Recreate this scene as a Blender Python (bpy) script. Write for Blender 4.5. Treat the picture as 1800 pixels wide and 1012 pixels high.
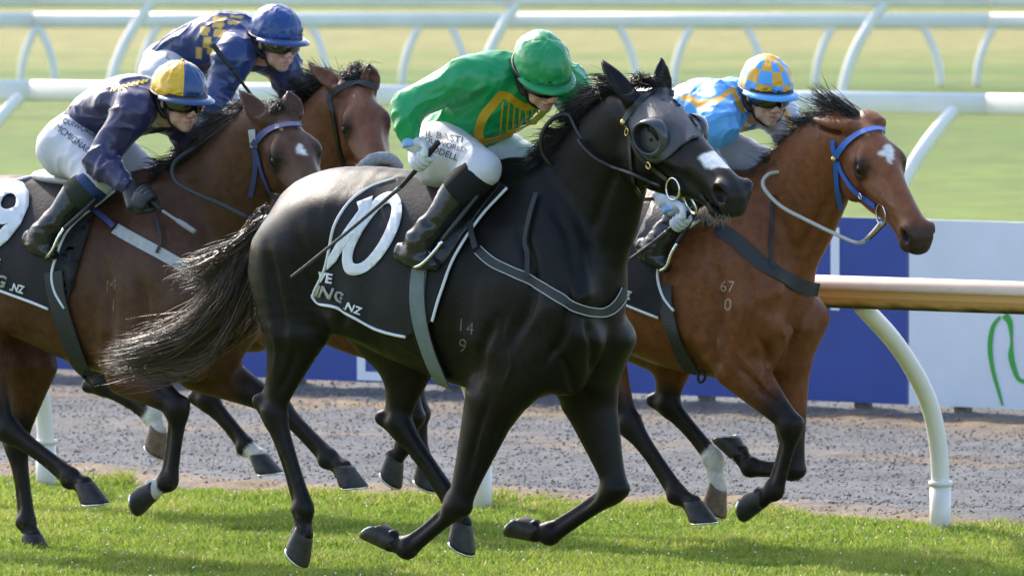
import bpy, bmesh, math, random
import numpy as np
from mathutils import Vector, Matrix
from mathutils.bvhtree import BVHTree

for _o in list(bpy.data.objects):
    bpy.data.objects.remove(_o, do_unlink=True)
scene = bpy.context.scene
COL = scene.collection
R = math.radians

# ---------------------------------------------------------------- camera
FPX = 16000.0            # focal length in pixels of the 1800 px wide photograph
CAM_H = 3.0
PITCH = math.atan(840.0 / FPX)
cam_d = bpy.data.cameras.new('camera')
cam = bpy.data.objects.new('camera', cam_d)
COL.objects.link(cam)
cam.location = (0, 0, CAM_H)
cam.rotation_euler = (math.pi / 2 - PITCH, 0, 0)
cam_d.sensor_fit = 'HORIZONTAL'
cam_d.sensor_width = 36.0
cam_d.lens = FPX / 1800.0 * 36.0
cam_d.clip_start = 0.5
cam_d.clip_end = 6000
cam_d.dof.use_dof = True
cam_d.dof.focus_distance = 34.4
cam_d.dof.aperture_fstop = 8.5
scene.camera = cam

# ---------------------------------------------------------------- light
SUN_EL, SUN_AZ = R(40), R(-33)      # azimuth measured from +Y (away from camera) towards +X
w = bpy.data.worlds.new('World')
scene.world = w
w.use_nodes = True
nt = w.node_tree
sky = nt.nodes.new('ShaderNodeTexSky')
sky.sky_type = 'NISHITA'
sky.sun_disc = False
sky.sun_elevation = SUN_EL
sky.sun_rotation = SUN_AZ
sky.air_density = 1.0
sky.dust_density = 2.5
sky.ozone_density = 1.0
nt.links.new(sky.outputs[0], nt.nodes['Background'].inputs[0])
nt.nodes['Background'].inputs[1].default_value = 0.15
sd = bpy.data.lights.new('sun', 'SUN')
sd.energy = 2.1
sd.angle = R(1.0)
sd.color = (1.0, 0.93, 0.83)
sun = bpy.data.objects.new('sun', sd)
COL.objects.link(sun)
to_sun = Vector((math.sin(SUN_AZ) * math.cos(SUN_EL), math.cos(SUN_AZ) * math.cos(SUN_EL), math.sin(SUN_EL)))
sun.rotation_euler = to_sun.to_track_quat('Z', 'Y').to_euler()
scene.view_settings.view_transform = 'Standard'
scene.view_settings.look = 'None'
scene.view_settings.gamma = 1.0
scene.view_settings.exposure = 1.5
scene.view_settings.use_curve_mapping = False

# ---------------------------------------------------------------- pixel <-> space
_cf = np.array([0, math.cos(PITCH), -math.sin(PITCH)])
_cu = np.array([0, math.sin(PITCH), math.cos(PITCH)])
_cr = np.array([1.0, 0, 0])
CPOS = np.array([0, 0, CAM_H])

def ray(u, v):
    d = _cr * ((u - 900.0) / FPX) + _cu * ((506.0 - v) / FPX) + _cf
    return d / np.linalg.norm(d)

def at_depth(u, v, D):
    """world point on the pixel's ray at distance Y = D"""
    d = ray(u, v)
    return CPOS + d * (D / d[1])

def on_ground(u, v, z=0.0):
    d = ray(u, v)
    return CPOS + d * ((z - CAM_H) / d[2])

def project(P):
    """world points (N,3) -> pixels (N,2)"""
    q = np.asarray(P, float) - CPOS
    x, y, z = q @ _cr, q @ _cu, q @ _cf
    return np.stack([900 + FPX * x / z, 506 - FPX * y / z], -1)

class Frame:
    """local frame of one runner: f forward, l towards the camera side, z up"""
    def __init__(self, u, D, psi):
        self.psi = R(psi)
        x = (u - 900.0) / FPX * D
        self.O = np.array([x, D, 0.0])
        c, s = math.cos(self.psi), math.sin(self.psi)
        self.F = np.array([c, -s, 0.0])
        self.L = np.array([-s, -c, 0.0])
        self.Z = np.array([0, 0, 1.0])
        self.B = np.stack([self.F, self.L, self.Z])      # rows
        # right handed basis for Blender: (F, -L, Z)
        m = Matrix.Identity(4)
        for i in range(3):
            m[i][0], m[i][1], m[i][2], m[i][3] = self.F[i], -self.L[i], self.Z[i], self.O[i]
        self.M = m
    def P(self, u, v, l=0.0):
        d = ray(u, v)
        n = self.L
        t = (l - (CPOS - self.O) @ n) / (d @ n)
        return self.loc(CPOS + d * t)
    def loc(self, p):
        q = np.asarray(p, float) - self.O
        return np.stack([q @ self.F, q @ self.L, q @ self.Z], -1)
    def world(self, p):
        p = np.asarray(p, float)
        return self.O + p[..., 0:1] * self.F + p[..., 1:2] * self.L + p[..., 2:3] * self.Z
    def dirw(self, d):
        d = np.asarray(d, float)
        return d[0] * self.F + d[1] * self.L + d[2] * self.Z
    def dirl(self, d):
        return np.array([d @ self.F, d @ self.L, d @ self.Z])

# ---------------------------------------------------------------- objects
def put(name, mesh, mats=(), parent=None, frame=None, smooth=True):
    o = bpy.data.objects.new(name, mesh)
    COL.objects.link(o)
    if not isinstance(mats, (list, tuple)):
        mats = [mats]
    if mesh is not None:
        for m in mats:
            mesh.materials.append(m)
        if smooth:
            mesh.polygons.foreach_set('use_smooth', np.ones(len(mesh.polygons), bool))
    if parent is not None:
        o.parent = parent
    return o

def tag(o, label=None, cat=None, group=None, kind=None):
    if label: o['label'] = label
    if cat: o['category'] = cat
    if group: o['group'] = group
    if kind: o['kind'] = kind
    return o

def empty(name, matrix=None):
    o = bpy.data.objects.new(name, None)
    COL.objects.link(o)
    o.empty_display_size = 0.2
    if matrix is not None:
        o.matrix_world = matrix
    return o

def mesh_np(name, V, F):
    """V (N,3); F list or (M,k) array"""
    me = bpy.data.meshes.new(name)
    V = np.asarray(V, np.float32)
    if isinstance(F, np.ndarray):
        k = F.shape[1]
        me.vertices.add(len(V)); me.vertices.foreach_set('co', V.ravel())
        me.loops.add(F.size); me.loops.foreach_set('vertex_index', F.ravel().astype(np.int32))
        me.polygons.add(len(F)); me.polygons.foreach_set('loop_start', np.arange(0, F.size, k, dtype=np.int32))
        me.update(calc_edges=True)
        me.validate()
    else:
        me.from_pydata([tuple(map(float, v)) for v in V], [], [tuple(f) for f in F])
        me.update()
    return me

def L2B(V):
    """local (f,l,z) -> blender child coordinates (f,-l,z)"""
    V = np.array(V, float).reshape(-1, 3).copy()
    V[:, 1] *= -1
    return V

def set_col(me, C, name='Col'):
    a = me.color_attributes.new(name, 'FLOAT_COLOR', 'POINT')
    C = np.asarray(C, np.float32)
    if C.shape[1] == 3:
        C = np.concatenate([C, np.ones((len(C), 1), np.float32)], 1)
    a.data.foreach_set('color', C.ravel())

# ---------------------------------------------------------------- signed distance modelling
def smoothstep(x, a, b):
    t = np.clip((x - a) / (b - a), 0, 1)
    return t * t * (3 - 2 * t)

def spline(pts, n):
    """Catmull-Rom through rows of pts, n sub steps per span"""
    pts = np.asarray(pts, float)
    if len(pts) < 3 or n <= 1:
        return pts
    a = np.concatenate([[2 * pts[0] - pts[1]], pts, [2 * pts[-1] - pts[-2]]])
    out = []
    for i in range(1, len(a) - 2):
        p0, p1, p2, p3 = a[i - 1], a[i], a[i + 1], a[i + 2]
        for k in range(n):
            t = k / n
            out.append(0.5 * ((2 * p1) + (p2 - p0) * t + (2 * p0 - 5 * p1 + 4 * p2 - p3) * t * t + (3 * p1 - p0 - 3 * p2 + p3) * t ** 3))
    out.append(pts[-1])
    return np.array(out)

class Field:
    def __init__(self, lo, hi, h):
        self.h = h
        self.lo = np.array(lo, float)
        self.n = np.ceil((np.array(hi) - self.lo) / h).astype(int) + 1
        self.f = np.full(self.n, 9.0, np.float32)
        self.ax = [(self.lo[i] + h * np.arange(self.n[i])).astype(np.float32) for i in range(3)]
    def _sl(self, lo, hi):
        a = np.clip(np.floor((lo - self.lo) / self.h).astype(int), 0, self.n)
        b = np.clip(np.ceil((hi - self.lo) / self.h).astype(int) + 1, 0, self.n)
        return a, b
    def chain(self, nodes, k=0.03, u=(0, 1, 0), n=3, sub=False, cap=0.8):
        """nodes: rows of (x,y,z,ru,rv). u: direction of ru. Adds an elliptic tapered tube."""
        N = np.array([list(map(float, q)) for q in nodes])
        N = spline(N, n)
        N[:, 3:] = np.maximum(N[:, 3:], 0.002)
        rm = N[:, 3:].max()
        lo = N[:, :3].min(0) - rm - k - 2 * self.h
        hi = N[:, :3].max(0) + rm + k + 2 * self.h
        a, b = self._sl(lo, hi)
        if np.any(b <= a): return
        tmp = np.full(b - a, 9.0, np.float32)
        u0 = np.array(u, float); u0 /= np.linalg.norm(u0)
        if len(N) == 1:
            N = np.concatenate([N, N + np.array([1e-4, 0, 0, 0, 0])])
        for i in range(len(N) - 1):
            p, q = N[i, :3], N[i + 1, :3]
            ab = q - p
            L = np.linalg.norm(ab)
            if L < 1e-6: continue
            w_ = ab / L
            uu = u0 - w_ * (u0 @ w_)
            if np.linalg.norm(uu) < 1e-3:
                uu = np.cross(w_, [0, 0, 1.0] if abs(w_[2]) < .9 else [1.0, 0, 0])
            uu /= np.linalg.norm(uu)
            vv = np.cross(w_, uu)
            r2 = max(N[i, 3:].max(), N[i + 1, 3:].max())
            l2 = np.minimum(p, q) - r2 - k - 2 * self.h
            h2 = np.maximum(p, q) + r2 + k + 2 * self.h
            a2, b2 = self._sl(l2, h2)
            if np.any(b2 <= a2): continue
            X = self.ax[0][a2[0]:b2[0], None, None] - np.float32(p[0])
            Y = self.ax[1][None, a2[1]:b2[1], None] - np.float32(p[1])
            Z = self.ax[2][None, None, a2[2]:b2[2]] - np.float32(p[2])
            f32 = np.float32
            tw = X * f32(w_[0]) + Y * f32(w_[1]) + Z * f32(w_[2])
            t = np.clip(tw / f32(L), 0, 1)
            ud = X * f32(uu[0]) + Y * f32(uu[1]) + Z * f32(uu[2])
            vd = X * f32(vv[0]) + Y * f32(vv[1]) + Z * f32(vv[2])
            wd = tw - t * f32(L)
            ru = f32(N[i, 3]) + t * f32(N[i + 1, 3] - N[i, 3])
            rv = f32(N[i, 4]) + t * f32(N[i + 1, 4] - N[i, 4])
            rw = np.minimum(ru, rv) * f32(cap)
            A, B_, C = ud / ru, vd / rv, wd / rw
            k0 = np.sqrt(A * A + B_ * B_ + C * C) + f32(1e-9)
            A /= ru; B_ /= rv; C /= rw
            k1 = np.sqrt(A * A + B_ * B_ + C * C) + f32(1e-9)
            d = k0 * (k0 - 1) / k1
            s = tuple(slice(a2[j] - a[j], b2[j] - a[j]) for j in range(3))
            s_ok = tuple(slice(max(x.start, 0), min(x.stop, tmp.shape[j])) for j, x in enumerate(s))
            off = tuple(slice(s_ok[j].start - s[j].start, s_ok[j].stop - s[j].start) for j in range(3))
            tmp[s_ok] = np.minimum(tmp[s_ok], d[off])
        s = tuple(slice(a[j], b[j]) for j in range(3))
        F0 = self.f[s]
        k = np.float32(max(k, 1e-4))
        if sub:
            d = -tmp
            hh = np.clip(0.5 - 0.5 * (F0 - d) / k, 0, 1)
            self.f[s] = F0 * (1 - hh) + d * hh + k * hh * (1 - hh)
        else:
            hh = np.clip(0.5 + 0.5 * (F0 - tmp) / k, 0, 1)
            self.f[s] = F0 * (1 - hh) + tmp * hh - k * hh * (1 - hh)
    def ball(self, p, r, k=0.03, u=(0, 1, 0), w=(1, 0, 0), sub=False):
        """ellipsoid: r = (along w, along u, along the third)"""
        p = np.array(p, float); w_ = np.array(w, float); w_ /= np.linalg.norm(w_)
        if np.isscalar(r): r = (r, r, r)
        e = 1e-3
        self.chain([list(p - w_ * e) + [r[1], r[2]], list(p + w_ * e) + [r[1], r[2]]], k=k, u=u, n=1, sub=sub, cap=r[0] / min(r[1], r[2]))
    def mesh(self):
        f = self.f
        s = f < 0
        c = s[:-1, :-1, :-1].astype(np.int8)
        tot = np.zeros_like(c)
        for dx in (0, 1):
            for dy in (0, 1):
                for dz in (0, 1):
                    tot += s[dx:f.shape[0] - 1 + dx, dy:f.shape[1] - 1 + dy, dz:f.shape[2] - 1 + dz]
        act = (tot > 0) & (tot < 8)
        I = np.argwhere(act)
        idm = np.full(act.shape, -1, np.int32)
        idm[act] = np.arange(len(I))
        cs = [(x, y, z) for x in (0, 1) for y in (0, 1) for z in (0, 1)]
        val = np.stack([f[I[:, 0] + c_[0], I[:, 1] + c_[1], I[:, 2] + c_[2]] for c_ in cs], 1)
        acc = np.zeros((len(I), 3)); cnt = np.zeros(len(I))
        for i in range(8):
            for j in range(i + 1, 8):
                if sum(abs(cs[i][q] - cs[j][q]) for q in range(3)) != 1: continue
                a, b = val[:, i], val[:, j]
                m = (a < 0) != (b < 0)
                t = np.where(m, a / np.where(a == b, 1, a - b), 0)
                pos = np.array(cs[i]) + (np.array(cs[j]) - np.array(cs[i]))[None] * t[:, None]
                acc += pos * m[:, None]; cnt += m
        V = self.lo + self.h * (I + acc / cnt[:, None])
        quads = []
        for ax in range(3):
            sl0 = [slice(None)] * 3; sl1 = [slice(None)] * 3
            sl0[ax] = slice(0, -1); sl1[ax] = slice(1, None)
            A = s[tuple(sl0)]; B = s[tuple(sl1)]
            E = np.argwhere(A != B)
            o1, o2 = [(1, 2), (2, 0), (0, 1)][ax]
            E = E[(E[:, o1] > 0) & (E[:, o2] > 0) & (E[:, o1] < f.shape[o1] - 1) & (E[:, o2] < f.shape[o2] - 1)]
            inside = A[E[:, 0], E[:, 1], E[:, 2]]
            def g(d1, d2):
                q = E.copy(); q[:, o1] += d1; q[:, o2] += d2
                return idm[q[:, 0], q[:, 1], q[:, 2]]
            q = np.stack([g(-1, -1), g(0, -1), g(0, 0), g(-1, 0)], 1)
            q[~inside] = q[~inside][:, ::-1]
            quads.append(q)
        Q = np.concatenate(quads)
        Q = Q[(Q >= 0).all(1)]
        return V, Q

def smooth_mesh(V, Q, it=2, lam=0.5):
    e = np.concatenate([Q[:, [0, 1]], Q[:, [1, 2]], Q[:, [2, 3]], Q[:, [3, 0]]])
    for _ in range(it):
        s = np.zeros_like(V); c = np.zeros(len(V))
        np.add.at(s, e[:, 0], V[e[:, 1]]); np.add.at(c, e[:, 0], 1)
        np.add.at(s, e[:, 1], V[e[:, 0]]); np.add.at(c, e[:, 1], 1)
        V = V + lam * (s / np.maximum(c, 1)[:, None] - V)
    return V

def vnormals(V, Q):
    n = np.cross(V[Q[:, 2]] - V[Q[:, 0]], V[Q[:, 3]] - V[Q[:, 1]])
    N = np.zeros_like(V)
    for i in range(4):
        np.add.at(N, Q[:, i], n)
    return N / np.maximum(np.linalg.norm(N, axis=1), 1e-12)[:, None]

def vnoise(P, seed=0):
    """cheap smooth value noise at points P (N,3) -> (-1..1)"""
    P = np.asarray(P, float)
    i = np.floor(P).astype(np.int64); f = P - i
    f = f * f * (3 - 2 * f)
    def hsh(a):
        n = a[:, 0] * 374761393 + a[:, 1] * 668265263 + a[:, 2] * 2147483647 + seed * 1274126177
        n = (n ^ (n >> 13)) * 1274126177
        n = n ^ (n >> 16)
        return (n & 0xffff) / 32767.5 - 1
    r = 0
    for dx in (0, 1):
        for dy in (0, 1):
            for dz in (0, 1):
                wgt = (f[:, 0] if dx else 1 - f[:, 0]) * (f[:, 1] if dy else 1 - f[:, 1]) * (f[:, 2] if dz else 1 - f[:, 2])
                r = r + wgt * hsh(i + np.array([dx, dy, dz]))
    return r

def polydist(V, pts):
    """distance of V to a polyline and the parameter (0..len-1) of the nearest point"""
    best = np.full(len(V), 1e9); par = np.zeros(len(V))
    pts = np.asarray(pts, float)
    for i in range(len(pts) - 1):
        a, b = pts[i], pts[i + 1]
        ab = b - a
        t = np.clip(((V - a) @ ab) / max(ab @ ab, 1e-9), 0, 1)
        d = np.linalg.norm(V - a - t[:, None] * ab, axis=1)
        m = d < best
        best[m] = d[m]; par[m] = i + t[m]
    return best, par

def inpoly(uv, poly):
    x, y = uv[:, 0], uv[:, 1]
    r = np.zeros(len(x), bool)
    n = len(poly)
    for i in range(n):
        x0, y0 = poly[i]; x1, y1 = poly[(i + 1) % n]
        c = ((y0 > y) != (y1 > y)) & (x < (x1 - x0) * (y - y0) / ((y1 - y0) or 1e-9) + x0)
        r ^= c
    return r

# ---------------------------------------------------------------- simple solids
def tube(pts, r, sides=8, closed=False):
    """V,F of a round tube along pts; r scalar or list; flattened ends capped"""
    pts = np.asarray(pts, float); n = len(pts)
    r = np.full(n, r) if np.isscalar(r) else np.asarray(r, float)
    T = np.gradient(pts, axis=0) if not closed else np.roll(pts, -1, 0) - np.roll(pts, 1, 0)
    T /= np.maximum(np.linalg.norm(T, axis=1), 1e-9)[:, None]
    ref = np.array([0, 0, 1.0]) if abs(T[0][2]) < .9 else np.array([0, 1.0, 0])
    N = np.cross(T[0], ref); N /= np.linalg.norm(N)
    V = []
    for i in range(n):
        N = N - T[i] * (N @ T[i]); N /= max(np.linalg.norm(N), 1e-9)
        B = np.cross(T[i], N)
        for k in range(sides):
            a = 2 * math.pi * k / sides
            V.append(pts[i] + r[i] * (math.cos(a) * N + math.sin(a) * B))
    F = []
    m = n if closed else n - 1
    for i in range(m):
        j = (i + 1) % n
        for k in range(sides):
            k2 = (k + 1) % sides
            F.append((i * sides + k, i * sides + k2, j * sides + k2, j * sides + k))
    if not closed:
        F.append(tuple(range(sides))[::-1]); F.append(tuple((n - 1) * sides + k for k in range(sides)))
    return V, F

def merge(parts):
    V, F = [], []
    for v, f in parts:
        o = len(V); V.extend(list(v)); F.extend([tuple(i + o for i in q) for q in f])
    return V, F

def box(c, half, axes=None):
    A = np.eye(3) if axes is None else np.asarray(axes, float)
    V = [np.asarray(c, float) + sx * half[0] * A[0] + sy * half[1] * A[1] + sz * half[2] * A[2]
         for sx in (-1, 1) for sy in (-1, 1) for sz in (-1, 1)]
    F = [(0, 1, 3, 2), (4, 6, 7, 5), (0, 4, 5, 1), (2, 3, 7, 6), (0, 2, 6, 4), (1, 5, 7, 3)]
    return V, F

def solid(name, VF, mat, parent=None, smooth=True, local=False):
    V, F = VF
    V = np.array(V, float)
    if local: V = L2B(V)
    me = mesh_np(name, V, F)
    if local:
        pass
    bm = bmesh.new(); bm.from_mesh(me); bmesh.ops.recalc_face_normals(bm, faces=bm.faces); bm.to_mesh(me); bm.free()
    return put(name, me, mat, parent, smooth=smooth)
# ---------------------------------------------------------------- materials
def newmat(name):
    m = bpy.data.materials.new(name)
    m.use_nodes = True
    n = m.node_tree.nodes; l = m.node_tree.links
    return m, n, l, n['Principled BSDF']

def sval(b, key, v):
    if key in b.inputs: b.inputs[key].default_value = v

def plain(name, col, rough=0.5, spec=0.5, metal=0.0, nscale=0.0, namp=0.15, bump=0.0, bscale=200.0, sheen=0.0, coat=0.0, stretch=None, det=4):
    m, n, l, b = newmat(name)
    sval(b, 'Roughness', rough); sval(b, 'Specular IOR Level', spec); sval(b, 'Metallic', metal)
    sval(b, 'Sheen Weight', sheen); sval(b, 'Coat Weight', coat)
    b.inputs['Base Color'].default_value = (*col, 1)
    tc = n.new('ShaderNodeTexCoord')
    src = tc.outputs['Object']
    if stretch:
        mp = n.new('ShaderNodeMapping'); mp.inputs['Scale'].default_value = stretch
        l.new(src, mp.inputs[0]); src = mp.outputs[0]
    if nscale:
        t = n.new('ShaderNodeTexNoise'); t.inputs['Scale'].default_value = nscale; t.inputs['Detail'].default_value = det
        t.inputs['Roughness'].default_value = 0.65
        l.new(src, t.inputs['Vector'])
        r = n.new('ShaderNodeMapRange')
        r.inputs['From Min'].default_value = 0.3; r.inputs['From Max'].default_value = 0.7
        r.inputs['To Min'].default_value = 1 - namp; r.inputs['To Max'].default_value = 1 + namp
        l.new(t.outputs['Fac'], r.inputs['Value'])
        mx = n.new('ShaderNodeMix'); mx.data_type = 'RGBA'; mx.blend_type = 'MULTIPLY'
        mx.inputs['Factor'].default_value = 1
        mx.inputs[6].default_value = (*col, 1)
        l.new(r.outputs[0], mx.inputs[7])
        l.new(mx.outputs[2], b.inputs['Base Color'])
    if bump:
        t2 = n.new('ShaderNodeTexNoise'); t2.inputs['Scale'].default_value = bscale; t2.inputs['Detail'].default_value = 3
        l.new(src, t2.inputs['Vector'])
        bp = n.new('ShaderNodeBump'); bp.inputs['Strength'].default_value = bump; bp.inputs['Distance'].default_value = 0.01
        l.new(t2.outputs['Fac'], bp.inputs['Height']); l.new(bp.outputs[0], b.inputs['Normal'])
    return m

def attr_mat(name, rough=0.4, spec=0.5, namp=0.18, nscale=9.0, bump=0.12, bscale=(60, 60, 220), sheen=0.0, rough_noise=0.12):
    """colour from the vertex colour layer, broken up by noise; fine fur-like bump"""
    m, n, l, b = newmat(name)
    at = n.new('ShaderNodeAttribute'); at.attribute_name = 'Col'
    tc = n.new('ShaderNodeTexCoord')
    t = n.new('ShaderNodeTexNoise'); t.inputs['Scale'].default_value = nscale; t.inputs['Detail'].default_value = 6; t.inputs['Roughness'].default_value = 0.6
    l.new(tc.outputs['Object'], t.inputs['Vector'])
    r = n.new('ShaderNodeMapRange'); r.inputs['From Min'].default_value = .3; r.inputs['From Max'].default_value = .7
    r.inputs['To Min'].default_value = 1 - namp; r.inputs['To Max'].default_value = 1 + namp
    l.new(t.outputs['Fac'], r.inputs['Value'])
    mx = n.new('ShaderNodeMix'); mx.data_type = 'RGBA'; mx.blend_type = 'MULTIPLY'; mx.inputs['Factor'].default_value = 1
    l.new(at.outputs['Color'], mx.inputs[6]); l.new(r.outputs[0], mx.inputs[7])
    l.new(mx.outputs[2], b.inputs['Base Color'])
    rr = n.new('ShaderNodeMapRange'); rr.inputs['To Min'].default_value = rough - rough_noise; rr.inputs['To Max'].default_value = rough + rough_noise
    l.new(t.outputs['Fac'], rr.inputs['Value']); l.new(rr.outputs[0], b.inputs['Roughness'])
    sval(b, 'Specular IOR Level', spec); sval(b, 'Sheen Weight', sheen); sval(b, 'Sheen Roughness', 0.4)
    mp = n.new('ShaderNodeMapping'); mp.inputs['Scale'].default_value = bscale
    l.new(tc.outputs['Object'], mp.inputs[0])
    t2 = n.new('ShaderNodeTexNoise'); t2.inputs['Scale'].default_value = 1.0; t2.inputs['Detail'].default_value = 4
    l.new(mp.outputs[0], t2.inputs['Vector'])
    bp = n.new('ShaderNodeBump'); bp.inputs['Strength'].default_value = bump; bp.inputs['Distance'].default_value = 0.01
    l.new(t2.outputs['Fac'], bp.inputs['Height']); l.new(bp.outputs[0], b.inputs['Normal'])
    return m

M = {}
M['coat'] = attr_mat('horse_coat', rough=0.40, spec=0.19, namp=0.25, nscale=30, bump=0.22, bscale=(330, 330, 110), rough_noise=0.12)
M['hair'] = attr_mat('horse_hair', rough=0.38, spec=0.6, namp=0.3, nscale=30, bump=0.0)
M['hoof'] = plain('hoof_horn', (0.035, 0.03, 0.027), 0.5, 0.4, nscale=30, namp=0.5, bump=0.2, bscale=60)
M['hoof_tan'] = plain('tan_hoof_horn', (0.16, 0.10, 0.06), 0.5, 0.4, nscale=30, namp=0.5, bump=0.2, bscale=60)
M['steel'] = plain('bright_steel', (0.75, 0.75, 0.74), 0.25, 0.5, 1.0)
M['brass'] = plain('brass', (0.75, 0.55, 0.22), 0.3, 0.5, 1.0)
M['eye'] = plain('horse_eye', (0.006, 0.004, 0.003), 0.12, 0.4)
M['leather_black'] = plain('black_leather', (0.012, 0.012, 0.013), 0.35, 0.5, bump=0.15, bscale=90)
M['leather_soft'] = plain('dark_webbing', (0.03, 0.032, 0.036), 0.6, 0.4, bump=0.2, bscale=300)
M['web_grey'] = plain('grey_elastic_webbing', (0.16, 0.19, 0.20), 0.65, 0.3, nscale=40, namp=0.12, bump=0.2, bscale=300)
M['web_pale'] = plain('pale_grey_webbing', (0.42, 0.43, 0.45), 0.65, 0.3, nscale=40, namp=0.12, bump=0.2, bscale=300)
M['strap_blue'] = plain('bright_blue_nylon', (0.035, 0.13, 0.50), 0.4, 0.5, bump=0.1, bscale=250)
M['strap_navy'] = plain('navy_nylon', (0.045, 0.055, 0.17), 0.45, 0.5, bump=0.1, bscale=250)
M['rein_grey'] = plain('pale_rubber_rein', (0.45, 0.44, 0.41), 0.6, 0.3, bump=0.3, bscale=180)
M['cloth_black'] = plain('black_saddlecloth_fabric', (0.017, 0.016, 0.02), 0.72, 0.25, nscale=12, namp=0.25, bump=0.15, bscale=60, sheen=0.08)
M['cloth_white'] = plain('white_print', (0.72, 0.73, 0.78), 0.6, 0.3, nscale=14, namp=0.06)
M['cloth_grey'] = plain('grey_print', (0.34, 0.32, 0.28), 0.6, 0.3)
M['lycra'] = plain('blinker_lycra', (0.055, 0.058, 0.068), 0.5, 0.4, bump=0.15, bscale=200, nscale=15, namp=.2)
M['vinyl'] = plain('blinker_cup_vinyl', (0.05, 0.053, 0.062), 0.25, 0.55)
M['sheep_grey'] = plain('grey_fleece', (0.28, 0.29, 0.31), 0.9, 0.1, bump=0.8, bscale=90, nscale=50, namp=.2)
M['fleece_white'] = plain('white_fleece', (0.75, 0.75, 0.74), 0.9, 0.1, bump=0.6, bscale=120)
# ---------------------------------------------------------------- horses
def head_axes(fr, poll, lat, muz, size=0.63, roll=0.0):
    """poll pixel on the plane l=lat, muzzle pixel found at the given distance, nearer solution"""
    p0 = fr.world(fr.P(poll[0], poll[1], lat))
    d = ray(*muz)
    q = CPOS - p0
    bq = q @ d; cq = q @ q - size * size
    disc = bq * bq - cq
    t = -bq - (math.sqrt(disc) if disc > 0 else 0)
    m = CPOS + d * t
    e = fr.dirl((m - p0) / np.linalg.norm(m - p0))
    z = np.array([0, 0, 1.0])
    # lateral axis of the head, towards the viewer's side
    b = np.array([-e[1], e[0], 0.0])       # horizontal, perpendicular to e
    b /= np.linalg.norm(b)
    n1 = np.cross(b, e)
    if n1[2] < 0: n1 = -n1
    r = R(roll)
    b, n1 = b * math.cos(r) + n1 * math.sin(r), n1 * math.cos(r) - b * math.sin(r)
    al = math.atan(0.085 / 0.585)
    a = math.cos(al) * e + math.sin(al) * n1
    n = math.cos(al) * n1 - math.sin(al) * e
    sc = size / 0.591
    return fr.loc(p0), a, b, n, sc

class Head:
    def __init__(self, fr, poll, lat, muz, size, roll, cross=1.15):
        self.p, self.a, self.b, self.n, self.s = head_axes(fr, poll, lat, muz, size, roll)
        self.c = cross
    def __call__(self, x, y, z):
        return self.p + self.s * (x * self.a + self.c * (y * self.b + z * self.n))
    def inv(self, V):
        rel = (V - self.p) / self.s
        return rel @ self.a, rel @ self.b / self.c, rel @ self.n / self.c

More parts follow.
